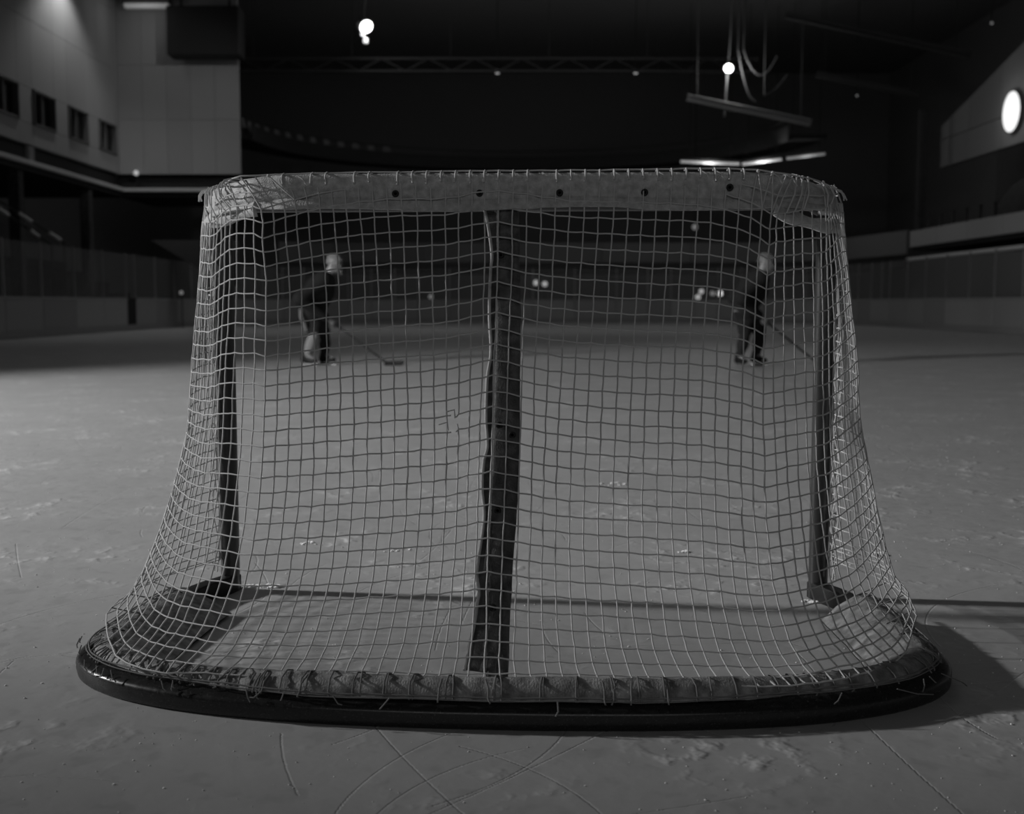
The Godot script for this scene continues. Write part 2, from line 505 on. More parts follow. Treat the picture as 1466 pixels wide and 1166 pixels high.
func make_right_stand() -> void:
	var o := struct("gallery_front", "pale front of the gallery along the right side", null, null, "gallery")
	for i in 6:
		var b := MB.new()
		b.box(at(16.5, 3.55, -46.5 + 3.0 * i - 0.02), Vector3(0.16, 0.66, 2.98), 0.02)
		part("front_panel", b, M.fascia, o)
	var b := MB.new()
	b.box(at(16.4, 2.73, -39.3), Vector3(0.2, 0.13, 17.4), 0.02)
	struct("trim_5", "thin grey rail under the right gallery front", b, M.rail)
	b = MB.new()
	b.box(at(18.9, 3.15, -39.3), Vector3(4.7, 0.16, 17.4))
	struct("gallery_floor", "dark floor slab of the right gallery", b, M.dark, "gallery")
	for i in 7:
		var q := thing("gallery_post", "%s dim upright post from the tall pillar on the right gallery front" % ["first", "second", "third", "fourth", "fifth", "sixth", "seventh"][i], "post", Vector3(16.5, 3.88, -47.3 + 1.25 * i), 0.0, "posts along the right gallery")
		b = MB.new()
		b.box(at(0, 0.23, 0), Vector3(0.09, 0.46, 0.09), 0.015)
		part("shaft", b, M.gallery, q)
		b = MB.new()
		b.box(at(0, 0.48, 0), Vector3(0.13, 0.06, 0.13), 0.015)
		part("post_cap", b, M.gallery, q)
	b = MB.new()
	b.box(at(17.0, 6.1, -48.6), Vector3(0.3, 5.6, 0.3), 0.03)
	struct("pillar", "dim tall pillar at the far end of the right gallery", b, M.concrete)
	# upper wall with a sloping top
	o = struct("wall_right", "dim grey panelled upper wall with a sloping top above the right gallery")
	for i in 6:
		var za := -49.2 + 3.0 * i
		var zb := za + 2.97
		for k in 2:
			var lo := 6.6 if k == 0 else 7.75
			var R := []
			for x in [18.0, 18.2]:
				var ta := 7.72 if k == 0 else minf(8.3 + 0.22 * (za + 49.2) * 1.05, 13.5)
				var tb := 7.72 if k == 0 else minf(8.3 + 0.22 * (zb + 49.2) * 1.05, 13.5)
				R.append(PackedVector3Array([Vector3(x, lo, za), Vector3(x, lo, zb), Vector3(x, tb, zb), Vector3(x, ta, za)]))
			b = MB.new()
			for f in [[0, 1, 2, 3]]:
				b.face([R[0][0], R[0][1], R[0][2], R[0][3]], Vector3(-1, 0, 0))
				b.face([R[1][0], R[1][1], R[1][2], R[1][3]], Vector3(1, 0, 0))
				for e in 4:
					var g := (e + 1) % 4
					var mid: Vector3 = (R[0][e] + R[0][g]) * 0.5
					var cen: Vector3 = (R[0][0] + R[0][2]) * 0.5
					b.face([R[0][e], R[0][g], R[1][g], R[1][e]], mid - cen)
			part("wall_panel", b, M.panel if (i + k) % 2 else M.panel_b, o)
	# round glowing sign
	o = thing("round_sign", "blank round white glowing sign on the right wall", "sign", Vector3(17.9, 7.75, -42.0))
	b = MB.new()
	b.lathe([Vector2(0.70, 0.0), Vector2(0.745, 0.02), Vector2(0.745, 0.13), Vector2(0.70, 0.15)], Transform3D(Basis(Vector3.UP, Vector3.LEFT, Vector3.BACK), Vector3(0.1, 0, 0)), 48)
	part("casing", b, M.steel, o)
	b = MB.new()
	b.lathe([Vector2(0.715, 0.0), Vector2(0.715, 0.01), Vector2(0.6, 0.022), Vector2(0.3, 0.03), Vector2(0.05, 0.032)], Transform3D(Basis(Vector3.UP, Vector3.LEFT, Vector3.BACK), Vector3(-0.045, 0, 0)), 48)
	part("light_panel", b, M.disc, o)
	omni("round_sign_light", Vector3(17.2, 7.75, -42.0), 0.5, 0.6)
	# a covered heap on the gallery
	b = MB.new()
	var R := []
	for i in 9:
		var t := i / 8.0
		var ring := PackedVector3Array()
		for j in 18:
			var a := TAU * j / 18.0
			var w := 1.0 + 0.10 * sin(a * 5.0 + t * 3.0)
			var r := sqrt(maxf(0.0, 1.0 - pow(t * 0.98, 2.2)))
			ring.append(Vector3(18.6 + cos(a) * 1.2 * r * w, 3.24 + 2.2 * t, -41.4 + sin(a) * 2.0 * r * w))
		R.append(ring)
	b.rings(R)
	whole("covered_heap", b, M.concrete, "grey sheet-covered heap standing on the right gallery", "covered heap")

func make_unseen_lamps() -> void:
	var o := thing("floodlight", "square floodlight on a tall pole behind the left boards, aimed at the goal", "floodlight", Vector3(-13.2, 5.5, -5.4))
	var f := (Vector3(-1.8, 0, -9.8) - o.position).normalized()
	var bs := Basis.looking_at(f)
	var b := MB.new()
	b.box(Transform3D(bs, -f * 0.30), Vector3(0.7, 0.6, 0.22), 0.03)
	part("housing", b, M.dark, o)
	b = MB.new()
	b.box(Transform3D(bs, -f * 0.17), Vector3(0.6, 0.5, 0.02))
	part("lens", b, M.lamp_dim, o)
	b = MB.new()
	b.tube(PackedVector3Array([-f * 0.4, Vector3(-0.9, -0.2, 0.1), Vector3(-0.9, -6.1, 0.1)]), 0.05, 8)
	part("pole", b, M.dark, o)
	for q in [[Vector3(-0.5, 3.4, 6.5), Vector3(0, 0.6, -3.2), Vector2(7, 2), "wide dim fill panel added out of view behind the near end"], [Vector3(1, 10.5, -22), Vector3(-2, 0, -13), Vector2(9, 4), "dim tilted fill panel added out of view high above the middle of the rink"], [Vector3(0.3, 13.2, -40.4), Vector3(0.3, 0, -41.4), Vector2(10, 8), "large dim fill panel added out of view under the ceiling of the far half"]]:
		o = thing("fill_panel", q[3], "ceiling light", q[0])  # panels added to dress the unseen fill lights
		f = (q[1] - q[0]).normalized()
		bs = Basis.looking_at(f, Vector3.FORWARD)
		b = MB.new()
		b.box(Transform3D(bs, -f * 0.16), Vector3(q[2].x + 0.1, q[2].y + 0.1, 0.12), 0.02)
		part("panel_frame", b, M.dark, o)
		b = MB.new()
		b.box(Transform3D(bs, -f * 0.08), Vector3(q[2].x, q[2].y, 0.02))
		part("diffuser", b, M.fill_glow, o)
		for e: float in [-0.4, 0.4]:
			b = MB.new()
			var w: Vector3 = bs.x * (q[2].x * e) - f * 0.2
			b.tube(line(w, Vector3(w.x, 14.08 - q[0].y, w.z)), 0.02, 6)
			part("hanger", b, M.dark, o)

func make_rigging() -> void:
	# long truss across the hall
	var o := thing("roof_truss", "long dark lattice truss across the hall below the ceiling", "truss")
	var b := MB.new()
	b.tube(line(Vector3(-11.2, 10.85, -48), Vector3(10, 10.85, -48)), 0.06, 8)
	part("top_chord", b, M.cable, o)
	b = MB.new()
	b.tube(line(Vector3(-11.2, 10.35, -48), Vector3(10, 10.35, -48)), 0.06, 8)
	part("bottom_chord", b, M.cable, o)
	for i in 22:
		b = MB.new()
		b.tube(line(Vector3(-11.0 + 0.95 * i, 10.35 if i % 2 else 10.85, -48), Vector3(-10.05 + 0.95 * i, 10.85 if i % 2 else 10.35, -48)), 0.03, 6)
		part("web_bar", b, M.cable, o)
	for i in 6:
		b = MB.new()
		b.tube(line(Vector3(-10.5 + 4.0 * i, 10.85, -48), Vector3(-10.5 + 4.0 * i, 14.08, -48)), 0.012, 6)
		part("hanger", b, M.cable, o)
	for q in [[Vector3(6.3, 8.28, -42.2), Vector3(10.2, 7.05, -40), "pale steel girder hanging under the bright spotlight"], [Vector3(10.4, 11.85, -45), Vector3(17.5, 10.35, -45), "dark sloping girder at the upper right"], [Vector3(12.4, 10.25, -48), Vector3(16.6, 9.4, -48), "lower dark sloping girder at the right"]]:
		var g := thing("girder", q[2], "girder")
		var d: Vector3 = q[1] - q[0]
		var bx := d.normalized()
		var bz := bx.cross(Vector3.UP).normalized()
		var bs := Basis(bx, bz.cross(bx), bz)
		for e: float in [-1.0, 1.0]:
			b = MB.new()
			b.box(Transform3D(bs, (q[0] + q[1]) * 0.5 + bs.y * e * 0.1), Vector3(d.length(), 0.04, 0.22), 0.01)
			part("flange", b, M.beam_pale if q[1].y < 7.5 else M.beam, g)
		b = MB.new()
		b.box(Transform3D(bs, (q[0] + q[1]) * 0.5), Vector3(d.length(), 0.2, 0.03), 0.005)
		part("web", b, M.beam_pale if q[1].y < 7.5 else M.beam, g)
		for e in [0.08, 0.92]:
			b = MB.new()
			var w: Vector3 = q[0] + d * e
			b.tube(line(w + Vector3(0, 0.1, 0), Vector3(w.x, 14.08, w.z)), 0.012, 6)
			part("hanger", b, M.cable, g)
	# hanging cables by the spotlight
	var k := 0
	for q in [[Vector3(8.25, 9.9, -42), Vector3(8.75, 8.2, -41.6), Vector3(9.35, 9.6, -41.6)], [Vector3(8.05, 9.9, -42), Vector3(8.4, 8.05, -42), Vector3(8.7, 8.15, -42)], [Vector3(8.9, 8.25, -41.5), Vector3(9.3, 8.3, -41.5), Vector3(9.7, 8.95, -41.5)]]:
		b = MB.new()
		var p := PackedVector3Array()
		for i in 17:
			var t := i / 16.0
			p.append(q[0] * (1 - t) * (1 - t) + q[1] * 2 * t * (1 - t) + q[2] * t * t)
		p[0] = q[0]
		b.tube(PackedVector3Array([Vector3(q[0].x, 14.08, q[0].z), q[0]]), 0.02, 6)
		b.tube(p, 0.035, 6)
		whole("cable_loop", b, M.cable, ["long dim cable loop hanging beside the bright spotlight", "dim cable dropping to the pale girder", "short dim cable curving up from the pale girder"][k], "cable")
		k += 1
	# spotlights
	var n := 0
	for q in [[Vector3(-5.55, 11.42, -45), Vector3(0.6, -0.75, 0.9), 0.24, "bright spotlight hanging alone at the upper left of the hall"], [Vector3(7.72, 9.27, -42), Vector3(-0.1, -0.35, 1.0), 0.15, "bright round spotlight on a hanging pole at the upper right of the hall"]]:
		var s := thing("spotlight", q[3], "spotlight", q[0])
		var dir: Vector3 = q[1].normalized()
		var up := dir.cross(Vector3.RIGHT).normalized()
		var bs := Basis(up.cross(dir), dir, up)
		bs = Basis(up, dir, up.cross(dir))
		b = MB.new()
		b.lathe([Vector2(0.02, -0.5), Vector2(q[2] * 0.6, -0.48), Vector2(q[2] * 0.75, -0.2), Vector2(q[2] * 1.15, -0.03), Vector2(q[2] * 1.15, 0.0), Vector2(q[2] * 1.0, -0.02)], Transform3D(bs, Vector3.ZERO), 20)
		part("housing", b, M.beam, s)
		b = MB.new()
		b.lathe([Vector2(q[2] * 0.2, 0.0), Vector2(q[2], 0.0), Vector2(q[2], 0.012), Vector2(q[2] * 0.5, 0.03), Vector2(0.01, 0.035)], Transform3D(bs, dir * 0.005), 20)
		part("lens", b, M.lamp, s)
		b = MB.new()
		b.tube(PackedVector3Array([-dir * 0.25 + Vector3(0.0, 0.1, 0), -dir * 0.3 + Vector3(0.05, 0.6, 0), Vector3(0.25, 14.08 - q[0].y, -0.3)]), 0.03, 8)
		part("bracket", b, M.beam, s)
		if n == 0:
			for e in [Vector3(-0.28, 0.05, -0.1), Vector3(-0.16, -0.22, -0.1), Vector3(-0.05, -0.5, -0.15)]:
				b = MB.new()
				b.box(at(e.x, e.y, e.z), Vector3(0.18, 0.26, 0.2), 0.04)
				part("ballast_box", b, M.fascia, s)
		else:
			b = MB.new()
			b.tube(PackedVector3Array([Vector3(-0.02, -0.15, -0.1), Vector3(-0.12, -1.7, 0)]), 0.04, 8)
			part("pole", b, M.cable, s)
		omni("spotlight_glow_%s" % ["left", "right"][n], q[0] + dir * 0.4, [1.6, 3.0][n], 0.2)
		n += 1
	# light box and wall washer at the top left
	o = thing("light_box", "shallow light box with a bright lower edge at the top of the corner wall", "light fixture", Vector3(-13.6, 11.98, -44.2))
	b = MB.new()
	b.box(at(0, 0.30, 0), Vector3(1.75, 0.5, 0.5), 0.03)
	part("housing", b, M.beam, o)
	b = MB.new()
	b.box(at(0, -0.02, 0.1), Vector3(1.65, 0.16, 0.3), 0.02)
	part("diffuser", b, M.strip_dim, o)
	omni("light_box_light", Vector3(-13.6, 11.5, -43.2), 0.25, 0.3)
	o = thing("wall_washer", "dark hooded lamp close to the windowed wall, out of view above its glow", "lamp", Vector3(-13.8, 12.45, -39.2))
	b = MB.new()
	b.lathe([Vector2(0.02, 0.32), Vector2(0.16, 0.3), Vector2(0.22, 0.1), Vector2(0.24, 0.02), Vector2(0.22, 0.03)], Transform3D(), 20)
	part("hood", b, M.dark, o)
	b = MB.new()
	b.lathe([Vector2(0.01, 0.03), Vector2(0.2, 0.035), Vector2(0.2, 0.045), Vector2(0.01, 0.05)], Transform3D(), 20)
	part("lens", b, M.lamp_dim, o)
	# dark duct box in front of the corner wall
	o = thing("duct_box", "big dark box-shaped duct hanging before the corner wall", "duct")
	b = MB.new()
	b.box(at(-11.4, 10.95, -44.0), Vector3(2.7, 1.8, 0.9), 0.05)
	part("duct_body", b, M.dark, o)
	for x in [-12.3, -10.5]:
		b = MB.new()
		b.box(at(x, 12.95, -44.0), Vector3(0.08, 2.3, 0.08), 0.01)
		part("hanger", b, M.dark, o)

func make_players() -> void:
	var pa := {"pelvis": Vector3(0, 0.86, 0), "chest": Vector3(0.10, 1.14, 0), "neck": Vector3(0.20, 1.34, 0), "head": Vector3(0.315, 1.52, 0.0), "look": Vector3(1, -0.28, 0.35),
		"knee": [Vector3(0.02, 0.47, 0.10), Vector3(0.13, 0.47, -0.16)], "ankle": [Vector3(-0.10, 0.13, 0.10), Vector3(0.13, 0.13, -0.16)], "toe": [Vector3(0.9, 0, 0.4), Vector3(0.95, 0, 0.3)],
		"elbow": [Vector3(-0.10, 1.02, -0.34), Vector3(-0.14, 1.0, 0.36)], "hand": [Vector3(0.08, 0.80, 0.02), Vector3(0.32, 0.62, 0.06)], "grip": Vector3(-0.06, 0.905, 0.0), "blade": Vector3(1.10, 0.05, 0.17), "light": 0}
	var at_l := Vector3(-2.98, 0, -17.39)
	make_skater("skater bent over a stick at the left, pale helmet, dark kit and one pale sock", at_l, 0.0, pa)
	make_stick("dark hockey stick held by the skater at the left, blade flat on the ice", at_l, 0.0, pa)
	var pb := {"pelvis": Vector3(-0.06, 0.88, 0), "chest": Vector3(0.05, 1.15, 0), "neck": Vector3(0.14, 1.35, 0), "head": Vector3(0.23, 1.53, 0.0), "look": Vector3(1, -0.35, 0.5),
		"knee": [Vector3(-0.08, 0.48, 0.12), Vector3(0.20, 0.50, -0.14)], "ankle": [Vector3(-0.16, 0.13, 0.13), Vector3(0.15, 0.13, -0.16)], "toe": [Vector3(0.4, 0, 0.9), Vector3(0.7, 0, 0.6)],
		"helmet": 1, "elbow": [Vector3(-0.16, 1.02, -0.34), Vector3(-0.18, 1.0, 0.36)], "hand": [Vector3(0.0, 0.86, 0.03), Vector3(0.22, 0.66, 0.07)], "grip": Vector3(-0.13, 0.96, 0.01), "blade": Vector3(0.98, 0.05, 0.2), "light": -1}
	var at_r := Vector3(3.54, 0, -17.25)
	make_skater("skater bent over a stick at the right, grey helmet and all dark kit", at_r, 0.0, pb)
	make_stick("dark hockey stick held by the skater at the right, reaching behind the goal post", at_r, 0.0, pb)

func clump(n: int, spread: Vector3, r: float) -> MB:
	var b := MB.new()
	for i in n:
		var c := Vector3(rng.randf_range(-1, 1) * spread.x, 0, rng.randf_range(-1, 1) * spread.z)
		var s := r * rng.randf_range(0.35, 1.0)
		b.ball(c + Vector3(0, s * 0.35, 0), Vector3(s * rng.randf_range(0.8, 1.5), s * 0.6, s * rng.randf_range(0.7, 1.2)), 6)
	return b

func make_snow() -> void:
	for q in [[Vector3(1.36, 0, -4.22), 0.012, 0.016, "white snow clump on the ice just right of the goal"], [Vector3(-0.78, 0, -4.42), 0.03, 0.007, "white snow streak on the ice inside the goal at the left"], [Vector3(0.645, 0, -4.27), 0.012, 0.008, "tiny white snow clump on the ice behind the net at the right"], [Vector3(0.52, 0, -5.9), 0.05, 0.008, "white snow streak on the ice right of the middle post"], [Vector3(-0.44, 0, -4.3), 0.035, 0.005, "thin snow streak on the ice left of the middle post"]]:
		var c: Vector3 = q[0]
		var o := whole("snow_clump", clump(14, Vector3(q[1] * 1.6, 0, q[1]), q[2]), M.snow, q[3], "snow")
		o.position = c
	# scrapings banked up against the feet of the posts
	for s: float in [-1.0, 1.0]:
		var b := clump(60, Vector3(0.07, 0, 0.015), 0.009)
		var o := whole("snow_bank", b, M.snow, "loose snow banked against the foot of the %s goal post" % ("left" if s < 0 else "right"), "snow")
		o.position = Vector3(-0.84, 0, -3.735) if s < 0 else Vector3(0.98, 0, -3.545)
		o.set_meta("kind", "stuff")
	# scrapings strewn over the near ice
	var mm := MultiMesh.new()
	mm.transform_format = MultiMesh.TRANSFORM_3D
	var f := MB.new()
	f.ball(Vector3.ZERO, Vector3(1, 0.55, 0.8), 5)
	mm.mesh = f.mesh()
	mm.mesh.surface_set_material(0, M.snow)
	mm.instance_count = 2600
	for i in 2600:
		var z := -1.6 - 9.0 * pow(rng.randf(), 1.4)
		var x := rng.randf_range(-1, 1) * (0.5 - z * 0.5)
		var near := fn.get_noise_2d(x * 120.0, z * 120.0)
		var s := rng.randf_range(0.0008, 0.0026) * (1.6 if near > 0.2 else 1.0)
		mm.set_instance_transform(i, Transform3D(Basis(Vector3.UP, rng.randf() * TAU).scaled(Vector3.ONE * s), Vector3(x, s * 0.3, z)))
	var mi := MultiMeshInstance3D.new()
	mi.name = "ice_scrapings"
	mi.multimesh = mm
	add_child(mi, true)
	tag(mi, "fine white ice scrapings strewn over the rink around the goal", "snow")
	mi.set_meta("kind", "stuff")

# ---------------------------------------------------------------- builders
class MB:
	var v := PackedVector3Array()
	var n := PackedVector3Array()
	var ix := PackedInt32Array()

	func face(p: Array, out: Vector3) -> void:
		var nn: Vector3 = (p[1] - p[0]).cross(p[2] - p[0]).normalized()
		var q := p.duplicate()
		if nn.dot(out) < 0.0:
			q.reverse()
			nn = -nn
		var s := v.size()
		for a in q:
			v.append(a)
			n.append(nn)
		for i in range(1, q.size() - 1):
			ix.append(s)
			ix.append(s + i + 1)
			ix.append(s + i)

	func box(xf: Transform3D, size: Vector3, b := 0.0) -> void:
		var h := size * 0.5
		b = minf(b, minf(h.x, minf(h.y, h.z)) * 0.6)
		var P := func(ax: int, s: Vector3) -> Vector3:
			var q := Vector3(s.x * (h.x - b), s.y * (h.y - b), s.z * (h.z - b))
			q[ax] = s[ax] * h[ax]
			return xf * q
		var bs := xf.basis
		for ax in 3:
			var u := (ax + 1) % 3
			var w := (ax + 2) % 3
			for s in [-1.0, 1.0]:
				var c := []
				for k in [[-1.0, -1.0], [1.0, -1.0], [1.0, 1.0], [-1.0, 1.0]]:
					var sg := Vector3.ZERO
					sg[ax] = s
					sg[u] = k[0]
					sg[w] = k[1]
					c.append((P as Callable).call(ax, sg))
				var o := Vector3.ZERO
				o[ax] = s
				face(c, bs * o)
		if b <= 0.0:
			return
		for ax in 3:
			var u := (ax + 1) % 3
			var w := (ax + 2) % 3
			for su in [-1.0, 1.0]:
				for sw in [-1.0, 1.0]:
					var c := []
					for k in [[u, -1.0], [u, 1.0], [w, 1.0], [w, -1.0]]:
						var sg := Vector3.ZERO
						sg[ax] = k[1]
						sg[u] = su
						sg[w] = sw
						c.append((P as Callable).call(k[0], sg))
					var o := Vector3.ZERO
					o[u] = su
					o[w] = sw
					face(c, bs * o)
		for sx in [-1.0, 1.0]:
			for sy in [-1.0, 1.0]:
				for sz in [-1.0, 1.0]:
					var sg := Vector3(sx, sy, sz)
					face([(P as Callable).call(0, sg), (P as Callable).call(1, sg), (P as Callable).call(2, sg)], bs * sg)

	# closed loops of points joined one to the next; turned outwards by the volume they enclose
	func rings(R: Array, cap := true, loop := false) -> void:
		var s := v.size()
		var m: int = R[0].size()
		var k := R.size()
		for i in k:
			var a: PackedVector3Array = R[(i - 1 + k) % k] if loop else R[maxi(i - 1, 0)]
			var b: PackedVector3Array = R[(i + 1) % k] if loop else R[mini(i + 1, k - 1)]
			var r: PackedVector3Array = R[i]
			for j in m:
				var du := r[(j + 1) % m] - r[(j - 1 + m) % m]
				var dv := b[j] - a[j]
				v.append(r[j])
				n.append(du.cross(dv).normalized())
		var f := ix.size()
		for i in (k if loop else k - 1):
			for j in m:
				var a := s + i * m + j
				var b := s + i * m + (j + 1) % m
				var c := s + ((i + 1) % k) * m + (j + 1) % m
				var d := s + ((i + 1) % k) * m + j
				ix.append_array([a, c, b, a, d, c])
		if cap and not loop:
			for e in 2:
				var r: PackedVector3Array = R[0] if e == 0 else R[k - 1]
				var t: Vector3 = (R[0][0] - R[1][0]) if e == 0 else (R[k - 1][0] - R[k - 2][0])
				var mid := Vector3.ZERO
				for q in r:
					mid += q / m
				var o := v.size()
				v.append(mid)
				n.append(t.normalized())
				for q in r:
					v.append(q)
					n.append(t.normalized())
				for j in m:
					if e == 0:
						ix.append_array([o, o + 1 + j, o + 1 + (j + 1) % m])
					else:
						ix.append_array([o, o + 1 + (j + 1) % m, o + 1 + j])
		var vol := 0.0
		var base := v[s]
		for i in range(f, ix.size(), 3):
			vol += (v[ix[i]] - base).dot((v[ix[i + 2]] - base).cross(v[ix[i + 1]] - base))
		if vol < 0.0:
			for i in range(f, ix.size(), 3):
				var q := ix[i + 1]
				ix[i + 1] = ix[i + 2]
				ix[i + 2] = q
			for i in range(s, s + m * k):
				n[i] = -n[i]

	func tube(p: PackedVector3Array, r: float, sides := 6, cap := true, r1 := -1.0) -> void:
		var t := (p[1] - p[0]).normalized()
		var u := t.cross(Vector3.UP if absf(t.y) < 0.9 else Vector3.RIGHT).normalized()
		var R := []
		for i in p.size():
			var tt := (p[mini(i + 1, p.size() - 1)] - p[maxi(i - 1, 0)]).normalized()
			u = (u - tt * u.dot(tt)).normalized()
			var w := tt.cross(u)
			var rr := r if r1 < 0.0 else lerpf(r, r1, float(i) / (p.size() - 1))
			var ring := PackedVector3Array()
			for j in sides:
				var a := TAU * j / sides
				ring.append(p[i] + (u * cos(a) + w * sin(a)) * rr)
			R.append(ring)
		rings(R, cap)

	# prof: points (radius, along) turned about the axis of xf's y
	func lathe(prof: Array, xf: Transform3D, sides := 16) -> void:
		var R := []
		for q in prof:
			var ring := PackedVector3Array()
			for j in sides:
				var a := TAU * j / sides
				ring.append(xf * Vector3(cos(a) * q.x, q.y, sin(a) * q.x))
			R.append(ring)
		rings(R, true)

	func ball(c: Vector3, r: Vector3, sides := 12) -> void:
		var R := []
		for i in range(1, sides):
			var a := PI * i / sides
			var ring := PackedVector3Array()
			for j in sides:
				var b := TAU * j / sides
				ring.append(c + Vector3(sin(a) * cos(b) * r.x, -cos(a) * r.y, sin(a) * sin(b) * r.z))
			R.append(ring)
		rings(R, true)

	func mesh() -> ArrayMesh:
		var a := []
		a.resize(Mesh.ARRAY_MAX)
		a[Mesh.ARRAY_VERTEX] = v
		a[Mesh.ARRAY_NORMAL] = n
		a[Mesh.ARRAY_INDEX] = ix
		var m := ArrayMesh.new()
		m.add_surface_from_arrays(Mesh.PRIMITIVE_TRIANGLES, a)
		return m


func numbered(called: String) -> String:
	if not names.has(called):
		names[called] = 0
		return called
	names[called] += 1
	return "%s_%03d" % [called, names[called]]

func thing(called: String, label: String, category: String, at := Vector3.ZERO, turn := 0.0, group := "") -> Node3D:
	var o := Node3D.new()
	o.name = numbered(called)
	add_child(o, true)
	o.position = at
	o.rotation.y = turn
	tag(o, label, category, group)
	return o

func tag(o: Node3D, label: String, category: String, group := "") -> Node3D:
	o.set_meta("label", label)
	o.set_meta("category", category)
	if group:
		o.set_meta("group", group)
	return o

func part(called: String, b: MB, m: Material, parent: Node3D, label := "") -> MeshInstance3D:
	var o := MeshInstance3D.new()
	o.name = called if parent != self else numbered(called)
	o.mesh = b.mesh()

	o.set_surface_override_material(0, m)

	o.cast_shadow = GeometryInstance3D.SHADOW_CASTING_SETTING_ON
	parent.add_child(o, true)
	if label:
		o.set_meta("label", label)
	return o

func whole(called: String, b: MB, m: Material, label: String, category: String, group := "") -> MeshInstance3D:
	var o := part(called, b, m, self)
	tag(o, label, category, group)
	return o

func struct(called: String, label: String, b: MB = null, m: Material = null, category := "") -> Node3D:
	var o: Node3D
	if b:
		o = part(called, b, m, self)
	else:
		o = Node3D.new()
		o.name = numbered(called)
		add_child(o, true)
	o.set_meta("label", label)
	o.set_meta("category", category if category else called.get_slice("_", 0))
	o.set_meta("kind", "structure")
	return o

func at(x: float, y: float, z: float) -> Transform3D:
	return Transform3D(Basis(), Vector3(x, y, z))

# base colour as the fraction of light that the surface gives back
func mat(albedo: float, rough := 0.8, spec := 0.5, metal := 0.0) -> StandardMaterial3D:
	var m := StandardMaterial3D.new()
	m.albedo_color = Color(albedo, albedo, albedo).linear_to_srgb()
	m.roughness = rough
	m.metallic_specular = spec
	m.metallic = metal
	return m

func glow(strength: float) -> StandardMaterial3D:
	var m := mat(0.6, 0.5)
	m.emission_enabled = true
	m.emission = Color.WHITE
	m.emission_energy_multiplier = strength
	return m

func noise_tex(size: int, freq: float, lo: float, hi: float, octaves := 5, seed_ := 1, normal := false, bump := 4.0) -> NoiseTexture2D:
	var f := FastNoiseLite.new()
	f.seed = seed_
	f.frequency = freq
	f.fractal_octaves = octaves
	var t := NoiseTexture2D.new()
	t.width = size
	t.height = size
	t.seamless = true
	t.noise = f
	if normal:
		t.as_normal_map = true
		t.bump_strength = bump
	else:
		var g := Gradient.new()
		g.set_color(0, Color(lo, lo, lo))
		g.set_color(1, Color(hi, hi, hi))
		t.color_ramp = g
	return t

func tri(m: StandardMaterial3D, scale: float, world := false) -> StandardMaterial3D:
	m.uv1_triplanar = true
	m.uv1_world_triplanar = world
	m.uv1_scale = Vector3.ONE * scale
	return m

func hermite(xs: Array, ys: Array, x: float) -> float:
	var k := xs.size()
	var i := 0
	while i < k - 2 and xs[i + 1] <= x:
		i += 1
	var h: float = xs[i + 1] - xs[i]
	var t: float = (x - xs[i]) / h
	var s0: float = (ys[i + 1] - ys[i]) / h
	var s1 := s0
	if i > 0:
		s0 = (ys[i + 1] - ys[i - 1]) / float(xs[i + 1] - xs[i - 1])
	if i < k - 2:
		s1 = (ys[i + 2] - ys[i]) / float(xs[i + 2] - xs[i])
	var t2 := t * t
	var t3 := t2 * t
	return (2 * t3 - 3 * t2 + 1) * ys[i] + (t3 - 2 * t2 + t) * h * s0 + (-2 * t3 + 3 * t2) * ys[i + 1] + (t3 - t2) * h * s1

func line(a: Vector3, b: Vector3) -> PackedVector3Array:
	return PackedVector3Array([a, b])

